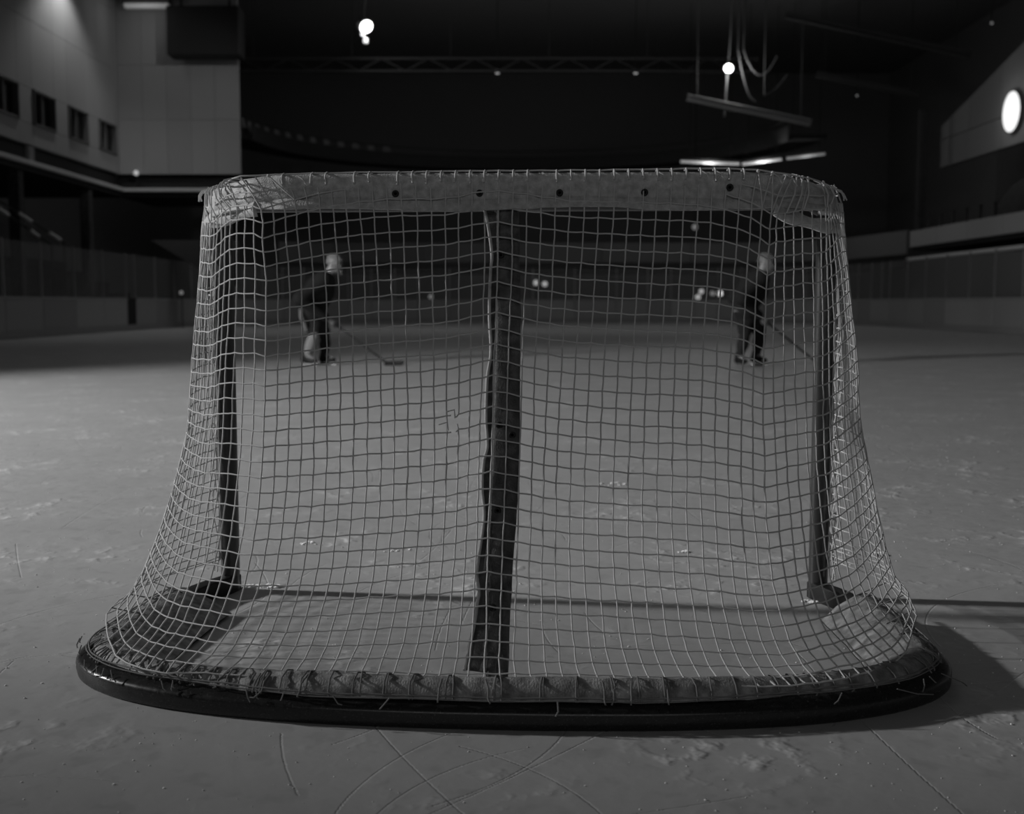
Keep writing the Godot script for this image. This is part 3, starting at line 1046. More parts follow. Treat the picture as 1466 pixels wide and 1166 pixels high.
# ---------------------------------------------------------------- soft bodies: capsules joined by a smooth minimum, meshed as surface nets
func flesh(bones: Array, cell: float, blend := 0.02) -> MB:
	var lo := Vector3.ONE * 1e9
	var hi := -lo
	for b in bones:
		var r: float = maxf(b[2], b[3]) + 3.0 * cell
		for q in [b[0], b[1]]:
			lo = lo.min(q - Vector3.ONE * r)
			hi = hi.max(q + Vector3.ONE * r)
	var d := Vector3i(((hi - lo) / cell).ceil()) + Vector3i.ONE
	var acc := PackedFloat32Array()
	acc.resize(d.x * d.y * d.z)
	var kk := 1.0 / blend
	for b in bones:
		var a: Vector3 = b[0]
		var e: Vector3 = b[1] - b[0]
		var ra: float = b[2]
		var rb: float = b[3]
		var flat: Vector3 = b[4] if b.size() > 4 else Vector3.ONE
		var reach := maxf(ra, rb) * maxf(1.0, maxf(flat.x, maxf(flat.y, flat.z))) + 2.5 * cell + blend * 2.0
		var l := Vector3i(((a.min(b[1]) - Vector3.ONE * reach - lo) / cell).floor()).clamp(Vector3i.ZERO, d - Vector3i.ONE)
		var h := Vector3i(((a.max(b[1]) + Vector3.ONE * reach - lo) / cell).ceil()).clamp(Vector3i.ZERO, d - Vector3i.ONE)
		var ee := maxf(e.length_squared(), 1e-9)
		for z in range(l.z, h.z + 1):
			for y in range(l.y, h.y + 1):
				for x in range(l.x, h.x + 1):
					var p := lo + Vector3(x, y, z) * cell - a
					var t := clampf(p.dot(e) / ee, 0.0, 1.0)
					var q := (p - e * t) / flat
					var dist := q.length() - lerpf(ra, rb, t)
					acc[(z * d.y + y) * d.x + x] += exp(-dist * kk)
	for i in acc.size():
		acc[i] = 4.0 * cell if acc[i] < 1e-12 else -log(acc[i]) * blend
	var out := MB.new()
	var id := {}
	var sx := 1
	var sy := d.x
	var sz := d.x * d.y
	var corner := [0, sx, sy, sx + sy, sz, sx + sz, sy + sz, sx + sy + sz]
	for z in d.z - 1:
		for y in d.y - 1:
			for x in d.x - 1:
				var o := z * sz + y * sy + x
				var neg := 0
				for c in corner:
					if acc[o + c] < 0.0:
						neg += 1
				if neg == 0 or neg == 8:
					continue
				var s := Vector3.ZERO
				var cnt := 0
				for ax in 3:
					var st: int = [sx, sy, sz][ax]
					for c in 8:
						if c >> ax & 1:
							continue
						var v0 := acc[o + corner[c]]
						var v1 := acc[o + corner[c] + st]
						if (v0 < 0.0) != (v1 < 0.0):
							var q := Vector3(c & 1, c >> 1 & 1, c >> 2 & 1)
							q[ax] += v0 / (v0 - v1)
							s += q
							cnt += 1
				id[o] = out.v.size()
				out.v.append(lo + (Vector3(x, y, z) + s / cnt) * cell)
				out.n.append(Vector3.ZERO)
	for o in id:
		for ax in 3:
			var st: int = [sx, sy, sz][ax]
			var u: int = [sy, sz, sx][ax]
			var w: int = [sz, sx, sy][ax]
			var v0 := acc[o]
			var v1 := acc[o + st]
			if (v0 < 0.0) == (v1 < 0.0):
				continue
			if not (id.has(o - u) and id.has(o - w) and id.has(o - u - w)):
				continue
			var q := [id[o], id[o - u], id[o - u - w], id[o - w]]
			if v0 > 0.0:
				q.reverse()
			# counted round the edge so that the front runs clockwise
			out.ix.append_array([q[0], q[2], q[1], q[0], q[3], q[2]])
	for i in range(0, out.ix.size(), 3):
		var a := out.v[out.ix[i]]
		var c := (out.v[out.ix[i + 2]] - a).cross(out.v[out.ix[i + 1]] - a)
		for k in 3:
			out.n[out.ix[i + k]] += c
	for i in out.n.size():
		out.n[i] = out.n[i].normalized()
	return out

# ---------------------------------------------------------------- the goal
# the net as it hangs: where its cords cross, in millimetres from the middle of the goal mouth, by every few columns and rows of the mesh
const NET_COLUMN := [-22,-18,-14,-11,-8,-6,-4,-2,-1,0,5,10,14,17,18,20,23,28,33,36,38,39,40,42,44,46,49,52,56,60]
const NET_ROW := [-2,0,2,5,8,12,16,20,24,26,28,29,30,31,32]
const NET_X := [
	[-952,-953,-933,-925,-880,-844,-806,-770,-751,-733,-537,-343,-188,-72,-34,43,158,348,537,650,726,747,767,806,842,880,924,923,949,954],
	[-973,-975,-955,-927,-871,-829,-786,-731,-702,-674,-517,-335,-177,-70,-33,44,157,349,528,633,684,704,730,785,845,880,913,945,971,975],
	[-973,-976,-958,-931,-872,-829,-784,-728,-697,-668,-510,-329,-176,-71,-35,42,154,345,525,628,679,701,729,785,845,882,925,954,975,975],
	[-973,-977,-960,-935,-871,-826,-779,-722,-688,-656,-497,-320,-174,-71,-36,40,148,337,518,618,670,696,725,785,844,885,941,966,981,975],
	[-973,-979,-963,-938,-869,-825,-777,-718,-683,-650,-489,-314,-170,-71,-37,36,143,328,509,610,662,691,721,783,842,886,949,971,984,975],
	[-973,-979,-963,-938,-862,-820,-774,-711,-677,-642,-479,-303,-165,-71,-40,32,135,318,498,600,653,684,715,780,836,882,957,977,987,975],
	[-973,-979,-963,-931,-866,-819,-766,-703,-668,-633,-468,-293,-159,-73,-41,32,128,310,491,592,649,681,713,775,829,878,951,980,988,975],
	[-973,-999,-984,-939,-871,-820,-763,-700,-664,-628,-460,-286,-154,-72,-41,31,124,303,485,585,644,678,711,774,830,881,956,998,1007,975],
	[-973,-1020,-1006,-950,-881,-827,-769,-705,-669,-632,-461,-287,-153,-70,-42,30,124,303,485,587,648,682,715,778,836,889,961,1016,1026,975],
	[-973,-1033,-1022,-961,-892,-838,-780,-715,-679,-641,-468,-290,-155,-70,-40,30,127,308,491,595,658,692,725,788,845,898,966,1027,1036,975],
	[-973,-1046,-1038,-974,-908,-854,-796,-730,-694,-656,-480,-299,-158,-69,-37,31,131,314,500,608,672,708,742,805,862,914,979,1043,1049,975],
	[-973,-1054,-1049,-984,-921,-867,-808,-743,-707,-669,-488,-303,-162,-70,-36,31,135,320,508,618,683,718,753,817,875,927,991,1055,1058,975],
	[-973,-1063,-1062,-997,-937,-883,-824,-758,-721,-682,-498,-311,-168,-70,-37,31,138,330,520,629,693,730,766,832,890,942,1003,1068,1067,975],
	[-973,-1075,-1081,-1016,-942,-886,-831,-772,-738,-703,-508,-319,-173,-73,-36,35,144,341,534,642,706,743,779,847,905,955,1009,1074,1073,975],
	[-973,-1087,-1099,-1032,-939,-879,-825,-769,-743,-718,-516,-328,-183,-76,-37,41,151,352,546,654,720,753,788,860,920,968,1015,1081,1079,975]]
const NET_Y := [
	[1283,1283,1283,1262,1262,1262,1263,1270,1271,1273,1279,1281,1282,1283,1283,1283,1283,1284,1286,1281,1271,1271,1271,1270,1267,1262,1262,1283,1283,1283],
	[1185,1182,1178,1175,1170,1187,1200,1200,1197,1186,1227,1249,1250,1267,1266,1259,1243,1238,1228,1198,1168,1172,1175,1187,1192,1209,1226,1228,1232,1236],
	[1105,1101,1098,1095,1089,1107,1122,1124,1121,1109,1145,1165,1170,1187,1188,1178,1163,1155,1145,1118,1088,1096,1099,1109,1113,1128,1164,1167,1171,1174],
	[985,982,978,975,970,985,999,1002,1000,993,1022,1039,1051,1068,1072,1056,1043,1029,1019,999,969,977,980,988,992,1007,1039,1042,1045,1049],
	[863,860,856,853,853,865,878,881,880,873,896,915,927,946,951,934,918,905,896,878,854,858,862,869,873,887,927,930,933,937],
	[708,705,701,698,698,707,719,722,722,718,736,751,763,782,788,771,755,742,735,718,702,703,707,712,716,727,769,771,775,779],
	[575,571,567,562,552,555,563,566,565,564,578,592,604,623,628,615,599,583,575,562,550,552,555,560,563,574,610,620,624,627],
	[436,432,429,423,408,409,414,416,416,416,426,439,450,466,470,459,444,433,424,412,405,406,408,411,415,427,464,475,479,482],
	[309,305,302,294,273,271,274,276,276,277,283,293,304,316,319,309,299,290,281,272,271,270,270,272,276,288,324,334,338,341],
	[249,246,242,234,209,205,208,211,212,213,215,226,235,245,247,238,230,222,215,206,207,206,206,207,212,224,259,268,272,276],
	[192,189,185,176,149,145,148,152,154,155,153,162,170,175,177,170,165,159,152,147,150,149,150,152,156,165,187,194,197,201],
	[168,164,161,152,124,120,123,127,128,130,126,131,138,142,144,138,134,130,126,123,128,128,129,132,135,145,167,174,178,181],
	[139,135,132,124,102,98,102,106,108,109,102,106,108,111,112,106,104,104,102,103,110,111,112,116,120,130,153,159,163,166],
	[116,112,109,102,89,88,88,89,91,94,86,84,81,82,82,84,85,83,88,88,96,96,97,101,105,114,132,137,141,144],
	[108,104,101,94,84,84,84,84,85,85,82,73,67,62,63,71,71,76,84,84,85,84,84,85,87,98,116,122,126,129]]
const NET_Z := [
	[29,101,173,201,302,366,429,484,509,524,522,521,521,521,521,521,521,521,520,520,519,492,465,412,367,299,187,161,93,26],
	[22,96,169,223,324,387,450,504,528,543,543,543,543,543,543,543,543,543,543,543,543,517,489,436,389,321,210,157,88,19],
	[22,102,182,241,339,403,465,518,540,554,552,550,548,547,547,547,548,549,551,553,553,528,502,450,403,336,229,171,94,19],
	[22,115,206,274,370,433,493,545,564,576,572,568,564,562,561,561,563,567,571,574,576,552,527,479,431,366,266,198,108,19],
	[22,127,230,307,399,463,523,572,590,606,600,594,590,586,585,585,588,594,600,603,606,581,558,513,464,401,305,226,122,19],
	[22,147,271,363,450,515,576,621,638,657,650,643,637,633,631,631,636,643,650,654,657,631,609,567,515,453,366,271,144,19],
	[22,172,320,428,521,581,637,681,701,721,713,706,700,695,694,694,698,705,713,717,720,695,671,626,572,513,428,320,169,19],
	[22,202,380,505,599,657,709,754,775,796,789,782,776,772,771,771,775,781,788,792,795,770,747,701,648,591,505,378,197,19],
	[22,235,445,590,686,741,792,837,859,881,876,870,866,863,862,862,865,870,875,879,881,854,829,783,731,675,583,436,226,19],
	[22,253,480,634,732,788,838,883,905,928,924,919,916,913,912,912,915,919,923,926,928,900,875,828,776,719,622,465,240,19],
	[22,270,513,678,780,836,887,931,954,977,974,971,968,966,966,966,968,971,974,975,977,949,924,878,826,769,666,497,256,19],
	[22,278,530,701,805,861,911,956,979,1003,1000,998,996,994,994,994,995,997,1000,1001,1002,975,950,905,854,796,692,517,266,19],
	[22,288,549,726,833,889,939,984,1006,1029,1027,1025,1024,1023,1022,1022,1023,1025,1027,1028,1028,1002,979,936,885,828,720,538,276,19],
	[22,297,567,752,888,949,988,1019,1036,1056,1060,1053,1053,1052,1052,1052,1052,1053,1066,1057,1055,1029,1006,966,916,857,744,555,284,19],
	[22,309,591,788,961,1028,1066,1090,1090,1083,1103,1082,1082,1082,1082,1082,1082,1095,1113,1103,1082,1065,1044,994,942,883,766,570,292,19]]

# the canvas wrapped round the middle post: left edge, right edge, height, depth
const STRAP := [[-40, 16, 1215, 527], [-39, 17, 1180, 533], [-39, 20, 1128, 540], [-40, 22, 1035, 554], [-40, 26, 906, 582], [-40, 27, 778, 619], [-41, 28, 636, 672], [-41, 27, 466, 755], [-39, 24, 370, 811], [-39, 19, 264, 884], [-37, 17, 164, 961], [-35, 18, 98, 1022], [-32, 19, 45, 1080]]
const FLAP := [[-81, 1215, 497], [-63, 1130, 505], [-54, 1059, 514], [-57, 1027, 520], [-59, 905, 546], [-53, 803, 574], [-61, 740, 596], [-62, 632, 637], [-56, 562, 668], [-64, 528, 685], [-66, 460, 720], [-58, 394, 757], [-70, 269, 838], [-62, 225, 870], [-65, 207, 883], [-70, 160, 920], [-80, 112, 962], [-87, 68, 1011]]

# how high the skirt stands: it lies flatter round the two ends
func skirt_height(x: float) -> float:
	return lerpf(1.0, 0.84 if x < 0.0 else 0.88, smoothstep(0.35, 0.75, absf(x)))

func skirt_inset(x: float) -> float:
	return lerpf(0.010, 0.028, smoothstep(0.35, 0.8, absf(x)))

func contour_x(z: float) -> float:
	return 1.0 + 0.11 * (1.0 - exp(-z / 0.17))

# the outline of the base on the ice, from the left post round the back to the right one: [point, outward]
func base_line() -> Array:
	var p := PackedVector3Array()
	for i in 15:
		var z := -0.03 + 0.72 * i / 14.0
		p.append(Vector3(-contour_x(maxf(z, 0.0)), 0, z))
	for i in range(1, 60):
		var a := PI * i / 60.0
		var c := -cos(a)
		var s := sin(a)
		p.append(Vector3(1.109 * signf(c) * pow(absf(c), 0.8), 0, 0.70 + 0.492 * pow(s, 0.8)))
	for i in 15:
		var z := 0.69 - 0.72 * i / 14.0
		p.append(Vector3(contour_x(maxf(z, 0.0)), 0, z))
	var out := []
	for i in p.size():
		var t := (p[mini(i + 1, p.size() - 1)] - p[maxi(i - 1, 0)]).normalized()
		out.append([p[i], Vector3(-t.z, 0, t.x) * -1.0 if Vector3(-t.z, 0, t.x).dot(p[i] - Vector3(0, 0, 0.5)) < 0.0 else Vector3(-t.z, 0, t.x)])
	return out

func net_nodes() -> Dictionary:
	var spans := [[0, 9], [9, 20], [20, 29]]
	var rows := []
	for r in NET_ROW.size():
		var full := []
		for c in range(-22, 61):
			var k := 0
			for s in spans.size():
				if c >= NET_COLUMN[spans[s][0]]:
					k = s
			var a: int = spans[k][0]
			var b: int = spans[k][1] + 1
			var xs: Array = NET_COLUMN.slice(a, b)
			full.append(Vector3(hermite(xs, NET_X[r].slice(a, b), c), hermite(xs, NET_Y[r].slice(a, b), c), hermite(xs, NET_Z[r].slice(a, b), c)) * 0.001)
		rows.append(full)
	var g := {}
	for c in range(-22, 61):
		var x := []
		var y := []
		var z := []
		for r in NET_ROW.size():
			var q: Vector3 = rows[r][c + 22]
			x.append(q.x)
			y.append(q.y)
			z.append(q.z)
		for r in range(-2, 33):
			var q := Vector3(hermite(NET_ROW, x, r), hermite(NET_ROW, y, r), hermite(NET_ROW, z, r))
			if r > 0:
				q += Vector3(rng.randf_range(-1, 1) * 0.0012, (0.0011 if (c + r) % 2 else -0.0011) + rng.randf_range(-1, 1) * 0.0008, rng.randf_range(-1, 1) * 0.0015)
			g[Vector2i(c, r)] = q
	return g

func make_goal() -> void:
	var goal := thing("hockey_goal", "large ice hockey goal seen from behind, knotted cord net on a canvas-wrapped frame", "hockey goal", Vector3(0.027, 0, -3.642), deg_to_rad(-3.0))
	# posts and crossbar
	for s: float in [-1.0, 1.0]:
		var b := MB.new()
		b.lathe([Vector2(0.012, 0.0), Vector2(0.03, 0.002), Vector2(0.03, 1.25), Vector2(0.03, 1.252)], at(s * 0.945, 0, 0), 24)
		var post := part("goal_post", b, M.post, goal, "dark round goal post")
		# the cord that ties the net to the post, and the gathered edge of the net
		var l := MB.new()
		var p := PackedVector3Array()
		for k in (2 if s < 0.0 else 4):
			p = PackedVector3Array()
			for i in 70:
				var h := 0.07 + 1.12 * i / 69.0
				p.append(Vector3(s * (0.982 + 0.007 * sin(h * (17 + 5 * k) + k * 2.0) + 0.004 * fn.get_noise_2d(h * 400, k * 90)), h, 0.018 + 0.012 * k + 0.009 * sin(h * (23 - 3 * k) + k)))
			l.tube(p, 0.0022, 5)
		for k in (5 if s < 0.0 else 16):
			var h := 0.12 + 1.04 * k / (5.0 if s < 0.0 else 16.0) + rng.randf_range(-0.02, 0.02)
			p = PackedVector3Array()
			for i in 9:
				var a := TAU * i / 9.0
				p.append(Vector3(s * (0.984 + 0.012 * cos(a)), h + 0.022 * sin(a) - 0.01 * i / 9.0, 0.028 + 0.012 * sin(a * 1.5 + k)))
			l.tube(p, 0.0024, 5)
		part("post_lacing", l, M.cord, post)
	var cb := MB.new()
	var cp := PackedVector3Array()
	for i in 41:
		var x := -0.945 + 1.89 * i / 40.0
		cp.append(Vector3(x, 1.25 - 0.03 * pow(absf(x) / 0.945, 40.0), 0))
	cb.tube(cp, 0.03, 20)
	part("crossbar", cb, M.post, goal, "dark round crossbar")

	# frame path of the top
	var tp := PackedVector2Array([Vector2(-0.938, 0.02), Vector2(-0.928, 0.10), Vector2(-0.905, 0.19), Vector2(-0.860, 0.29), Vector2(-0.785, 0.395), Vector2(-0.70, 0.475), Vector2(-0.60, 0.51), Vector2(-0.45, 0.517), Vector2(-0.2, 0.519)])
	for i in range(tp.size() - 1, -1, -1):
		tp.append(Vector2(-tp[i].x, tp[i].y))
	var curve := Curve2D.new()
	for i in tp.size():
		var t := (tp[mini(i + 1, tp.size() - 1)] - tp[maxi(i - 1, 0)]) * 0.16
		curve.add_point(tp[i], -t, t)
	var length := curve.get_baked_length()
	var R := []
	var lip := []
	var pipe := PackedVector3Array()
	var steps := 220
	for i in steps + 1:
		var o := length * i / steps
		var c := curve.sample_baked(o)
		var c2 := curve.sample_baked(minf(o + 0.01, length))
		var c1 := curve.sample_baked(maxf(o - 0.01, 0.0))
		var t := (c2 - c1).normalized()
		var outw := Vector3(-t.y, 0, t.x)
		if outw.dot(Vector3(c.x, 0, c.y - 0.1)) < 0.0:
			outw = -outw
		var corner := smoothstep(0.58, 0.72, absf(c.x))
		var crumple := 0.0022 + 0.0085 * corner * (1.0 if c.x < 0 else 0.6)
		var ring := PackedVector3Array()
		var top := 1.281 - 0.014 * smoothstep(0.68, 0.85, absf(c.x)) - 0.022 * smoothstep(0.86, 0.94, absf(c.x))
		var low := 1.206 + 0.004 * sin(c.x * 9.0) - 0.006 * corner
		for j in 20:
			var a := TAU * j / 20.0
			var ca := cos(a)
			var sa := sin(a)
			var q := Vector2(signf(ca) * pow(absf(ca), 0.55) * 0.025, signf(sa) * pow(absf(sa), 0.6))
			var y := lerpf(low, top, q.y * 0.5 + 0.5)
			var w := fn.get_noise_3d(o * 900.0, a * 60.0, y * 700.0)
			var pos := Vector3(c.x, y, c.y) + outw * (q.x + crumple * w * (0.4 + 0.6 * corner)) + Vector3.UP * crumple * 0.6 * fn.get_noise_3d(o * 700.0, a * 40.0, 77.0)
			ring.append(pos)
		R.append(ring)
		pipe.append(Vector3(c.x, 1.245, c.y))
		var k := PackedVector3Array()
		var drop := (0.020 + 0.010 * fn.get_noise_1d(o * 260.0)) * (1.0 - 0.6 * corner)
		var kick := (0.010 + 0.010 * fn.get_noise_1d(o * 330.0 + 50.0)) * (1.0 - 0.9 * corner)
		for q in [Vector2(0.016, 0.012), Vector2(0.024, 0.002), Vector2(0.024 + kick, -drop), Vector2(0.019 + kick, -drop - 0.003), Vector2(0.012 + kick * 0.5, -0.006), Vector2(0.006, 0.006)]:
			k.append(Vector3(c.x, low + q.y, c.y) + outw * q.x)
		lip.append(k)
	var cv := MB.new()
	cv.rings(R)
	var cover := part("top_cover", cv, M.canvas_light, goal, "worn canvas laced round the top bar")
	var lp := MB.new()
	lp.rings(lip)
	part("canvas_fold", lp, M.canvas_light, cover)
	var pp := MB.new()
	pp.tube(pipe, 0.018, 12)
	part("top_frame", pp, M.post, goal)
	for x in [-0.31, -0.085, 0.128, 0.352, 0.575]:
		var gm := MB.new()
		gm.lathe([Vector2(0.0095, 0.0), Vector2(0.0095, 0.003), Vector2(0.006, 0.0045), Vector2(0.003, 0.002)], Transform3D(Basis(Vector3.RIGHT, PI / 2), Vector3(x, 1.226 + (0.012 if x > 0.5 else 0.0), 0.542)), 14)
		part("bolt_head", gm, M.black, cover, "dark bolt head in the canvas")
	# a strap slung below the right corner, with an open slit above it
	var st := MB.new()
	var sr := []
	for i in 15:
		var t := i / 14.0
		var c := Vector3(lerpf(0.70, 0.93, t), lerpf(1.186, 1.158, t) - 0.012 * sin(PI * t), lerpf(0.50, 0.20, t))
		var w := 0.018 + 0.004 * sin(9.0 * t)
		sr.append(PackedVector3Array([c + Vector3(0.004, w, 0.004), c + Vector3(0.010, 0, 0.010), c + Vector3(0.004, -w, 0.004), c + Vector3(-0.004, -w, -0.004), c + Vector3(0.0, 0, 0.0), c + Vector3(-0.004, w, -0.004)]))
	st.rings(sr)
	part("corner_strap", st, M.canvas_light, cover, "slack canvas strap under the corner")
	var sl := MB.new()
	sr = []
	for i in 15:
		var t := i / 14.0
		var c := Vector3(lerpf(-0.70, -0.93, t), lerpf(1.190, 1.175, t), lerpf(0.50, 0.20, t))
		var w := 0.020 - 0.004 * sin(7.0 * t)
		sr.append(PackedVector3Array([c + Vector3(-0.004, w, 0.004), c + Vector3(-0.010, 0, 0.010), c + Vector3(-0.004, -w, 0.004), c + Vector3(0.004, -w, -0.004), c + Vector3(0.0, 0, 0.0), c + Vector3(0.004, w, -0.004)]))
	sl.rings(sr)
	part("corner_strap", sl, M.canvas_light, cover, "pale canvas strap under the corner")

	# middle post and its canvas
	var mp := PackedVector3Array()
	for q in STRAP:
		mp.append(Vector3((q[0] + q[1]) * 0.0005, q[2] * 0.001, q[3] * 0.001 - 0.03))
	var m := MB.new()
	m.tube(mp, 0.02, 12)
	part("centre_post", m, M.post, goal)
	var ys := []
	var tables := [[], [], []]
	for i in range(STRAP.size() - 1, -1, -1):
		ys.append(STRAP[i][2])
		tables[0].append(STRAP[i][0])
		tables[1].append(STRAP[i][1])
		tables[2].append(STRAP[i][3])
	var fy := []
	var ft := [[], []]
	for i in range(FLAP.size() - 1, -1, -1):
		fy.append(FLAP[i][1])
		ft[0].append(FLAP[i][0])
		ft[1].append(FLAP[i][2])
	R = []
	var flap := []
	var hem := PackedVector3Array()
	for i in 121:
		var y := lerpf(45.0, 1215.0, i / 120.0)
		var xl := hermite(ys, tables[0], y) * 0.001
		var xr := hermite(ys, tables[1], y) * 0.001
		var z := hermite(ys, tables[2], y) * 0.001
		var ring := PackedVector3Array()
		for j in 18:
			var a := TAU * j / 18.0
			var ca := cos(a)
			var sa := sin(a)
			var q := Vector2(signf(ca) * pow(absf(ca), 0.5), signf(sa) * pow(absf(sa), 0.7))
			var w := 0.0025 * fn.get_noise_3d(q.x * 60.0, y * 0.9, q.y * 60.0)
			ring.append(Vector3(lerpf(xl, xr, q.x * 0.5 + 0.5) + w, y * 0.001, z - 0.014 + q.y * 0.014 + w))
		R.append(ring)
		if y > 68.0 and y < 1190.0:
			var fx := hermite(fy, ft[0], y) * 0.001
			var fz := hermite(fy, ft[1], y) * 0.001
			var e := Vector3(fx, y * 0.001, fz)
			var a := Vector3(xl + 0.004, y * 0.001, z - 0.02)
			var mid := (e + a) * 0.5 + Vector3(0.003, 0, -0.006)
			flap.append(PackedVector3Array([a, mid, e, e + Vector3(0.003, 0, -0.003), mid + Vector3(0.003, 0, -0.003), a + Vector3(0.003, 0, -0.003)]))
			hem.append(e)
	m = MB.new()
	m.rings(R)
	var strap := part("centre_cover", m, M.canvas_dark, goal, "dark stained canvas wrapped round the middle post")
	m = MB.new()
	m.rings(flap)
	part("canvas_flap", m, M.canvas_dark, strap)
	m = MB.new()
	m.tube(hem, 0.0045, 6)
	part("flap_highlight", m, M.cord, strap, "canvas flap edge with its highlight painted pale")  # pale tube that paints the lit edge of the flap
	for q in [[-28, 1062, 550], [-24, 620, 679], [-22, 415, 783], [-24, 205, 929], [10, 596, 690]]:
		var gm := MB.new()
		gm.lathe([Vector2(0.009, 0.0), Vector2(0.009, 0.003), Vector2(0.005, 0.004), Vector2(0.003, 0.002)], Transform3D(Basis(Vector3.RIGHT, PI / 2), Vector3(q[0], q[1], q[2]) * 0.001), 12)
		part("bolt_head", gm, M.black, strap)

	# base: steel rail, dark bumper and canvas skirt
	var line_ := base_line()
	var rail := []
	var bumper := []
	var skirt := []
	for i in line_.size():
		var p: Vector3 = line_[i][0]
		var o: Vector3 = line_[i][1]
		var ring := PackedVector3Array()
		for q in [Vector2(-0.04, 0.004), Vector2(-0.04, 0.05), Vector2(-0.046, 0.056), Vector2(-0.084, 0.056), Vector2(-0.09, 0.05), Vector2(-0.09, 0.004), Vector2(-0.086, 0.0), Vector2(-0.044, 0.0)]:
			ring.append(p + o * q.x + Vector3.UP * q.y)
		rail.append(ring)
		if p.z > 0.27:
			ring = PackedVector3Array()
			var dent := 0.002 * fn.get_noise_2d(p.x * 300.0, p.z * 300.0)
			for q in [Vector2(0.0, 0.006), Vector2(0.003, 0.02), Vector2(0.003, 0.036), Vector2(0.0, 0.043), Vector2(-0.006, 0.048), Vector2(-0.018, 0.054), Vector2(-0.038, 0.061), Vector2(-0.047, 0.056), Vector2(-0.05, 0.03), Vector2(-0.048, 0.0), Vector2(-0.006, 0.0)]:
				ring.append(p + o * (q.x + dent) + Vector3.UP * q.y)
			bumper.append(ring)
		if p.z > 0.24:
			ring = PackedVector3Array()
			var side := smoothstep(1.16, 0.9, p.z)
			var wide := lerpf(0.104, 0.21 if p.x < 0.0 else 0.17, side)
			var up := [Vector2(-0.008, 0.064), Vector2(-0.014, 0.078), Vector2(-0.028, 0.094), Vector2(-0.046, 0.100), Vector2(-0.066, 0.098), Vector2(-0.084, 0.088), Vector2(-0.084 - (wide - 0.084) * 0.5, 0.060), Vector2(-wide, 0.012)]
			var tops := []
			for k in up.size():
				var w := 0.0055 * fn.get_noise_3d(p.x * 260.0 + k * 13.0, p.z * 260.0, k * 31.0) + 0.003 * fn.get_noise_2d(p.x * 900.0 + p.z * 700.0, k * 57.0)
				tops.append(p + o * (up[k].x + w - skirt_inset(p.x)) + Vector3.UP * maxf(maxf(up[k].y * skirt_height(p.x), minf(up[k].y, 0.05)) + w, 0.006))
			for t in tops:
				ring.append(t)
			for k in range(up.size() - 1, -1, -1):
				ring.append(tops[k] - Vector3.UP * 0.004 - o * 0.002)
			skirt.append(ring)
	m = MB.new()
	m.rings(rail)
	part("base_rail", m, M.black, goal, "black steel base rail")
	m = MB.new()
	m.rings(bumper)
	part("base_bumper", m, M.bumper, goal, "scuffed black bumper round the base")
	m = MB.new()
	m.rings(skirt)
	var sk := part("base_skirt", m, M.canvas_base, goal, "dirty canvas laced over the base rail")

	# the net
	var g := net_nodes()
	var net := MB.new()
	var edge := MB.new()
	var torn := {Vector3i(14, 15, 0): 1, Vector3i(14, 16, 0): 1, Vector3i(15, 15, 1): 1}
	for r in range(-1, 33):
		var p := PackedVector3Array()
		for c in range(-22, 61):
			if r < 1 and c > 7 and c < 34:
				continue
			var a: Vector3 = g[Vector2i(c, r)]
			p.append(a)
			if torn.has(Vector3i(c, r, 0)):
				p.append(a + Vector3(0.011, 0.001, 0.001))
				net.tube(p, 0.0021, 5)
				var b: Vector3 = g[Vector2i(c + 1, r)]
				p = PackedVector3Array([b + Vector3(-0.006, -0.007, 0.002)])
				continue
			if c < 60 and not (r < 1 and c == 7):
				var b: Vector3 = g[Vector2i(c + 1, r)]
				p.append((a + b) * 0.5 + Vector3(0, rng.randf_range(-1.0, 0.6) * 0.0011, 0))
			elif r < 1 and c == 7:
				net.tube(p, 0.0021, 5)
				p = PackedVector3Array()
		net.tube(p, 0.0021, 5)
	for c in range(-22, 61):
		var p := PackedVector3Array()
		for r in range(-2, 33):
			var a: Vector3 = g[Vector2i(c, r)]
			if r < 0 and (c < 0 or c > 38) and posmod(c, 3):
				continue
			p.append(a)
			if torn.has(Vector3i(c, r, 1)):
				p.append(a + Vector3(-0.006, -0.008, 0.001))
				net.tube(p, 0.0021, 5)
				p = PackedVector3Array([Vector3(g[Vector2i(c, r + 1)]) + Vector3(-0.003, 0.014, 0.001)])
				continue
			if r < 32 and r >= 0:
				p.append((a + g[Vector2i(c, r + 1)]) * 0.5 + Vector3(rng.randf_range(-1, 1) * 0.0009, 0, 0))
		# on over the skirt to the lacing at its edge
		var e: Vector3 = g[Vector2i(c, 32)]
		var best := 0
		for i in line_.size():
			if (line_[i][0] * Vector3(1, 0, 1)).distance_to(e * Vector3(1, 0, 1)) < (line_[best][0] * Vector3(1, 0, 1)).distance_to(e * Vector3(1, 0, 1)):
				best = i
		var q: Vector3 = line_[best][0]
		var o: Vector3 = line_[best][1]
		net.tube(p, 0.0021, 5)
		if q.z > 0.26 and (c >= -2 and c <= 40 or c % 2 == 0):
			var hs := Vector3.UP * skirt_height(q.x)
			q += o * (0.014 - skirt_inset(q.x))
			var tn := Vector3(-o.z, 0, o.x) * rng.randf_range(-0.012, 0.012)
			var sink := rng.randf_range(-0.003, 0.001)
			edge.tube(PackedVector3Array([e, q + o * -0.09 + hs * (0.096 + sink) + tn * 0.3, q + o * -0.058 + hs * (0.106 + sink) + tn * 0.6, q + o * -0.030 + hs * (0.097 + sink) + tn, q + o * -0.016 + hs * 0.076 + tn, q + o * -0.018 + Vector3.UP * 0.062 + tn]), 0.002, 5)
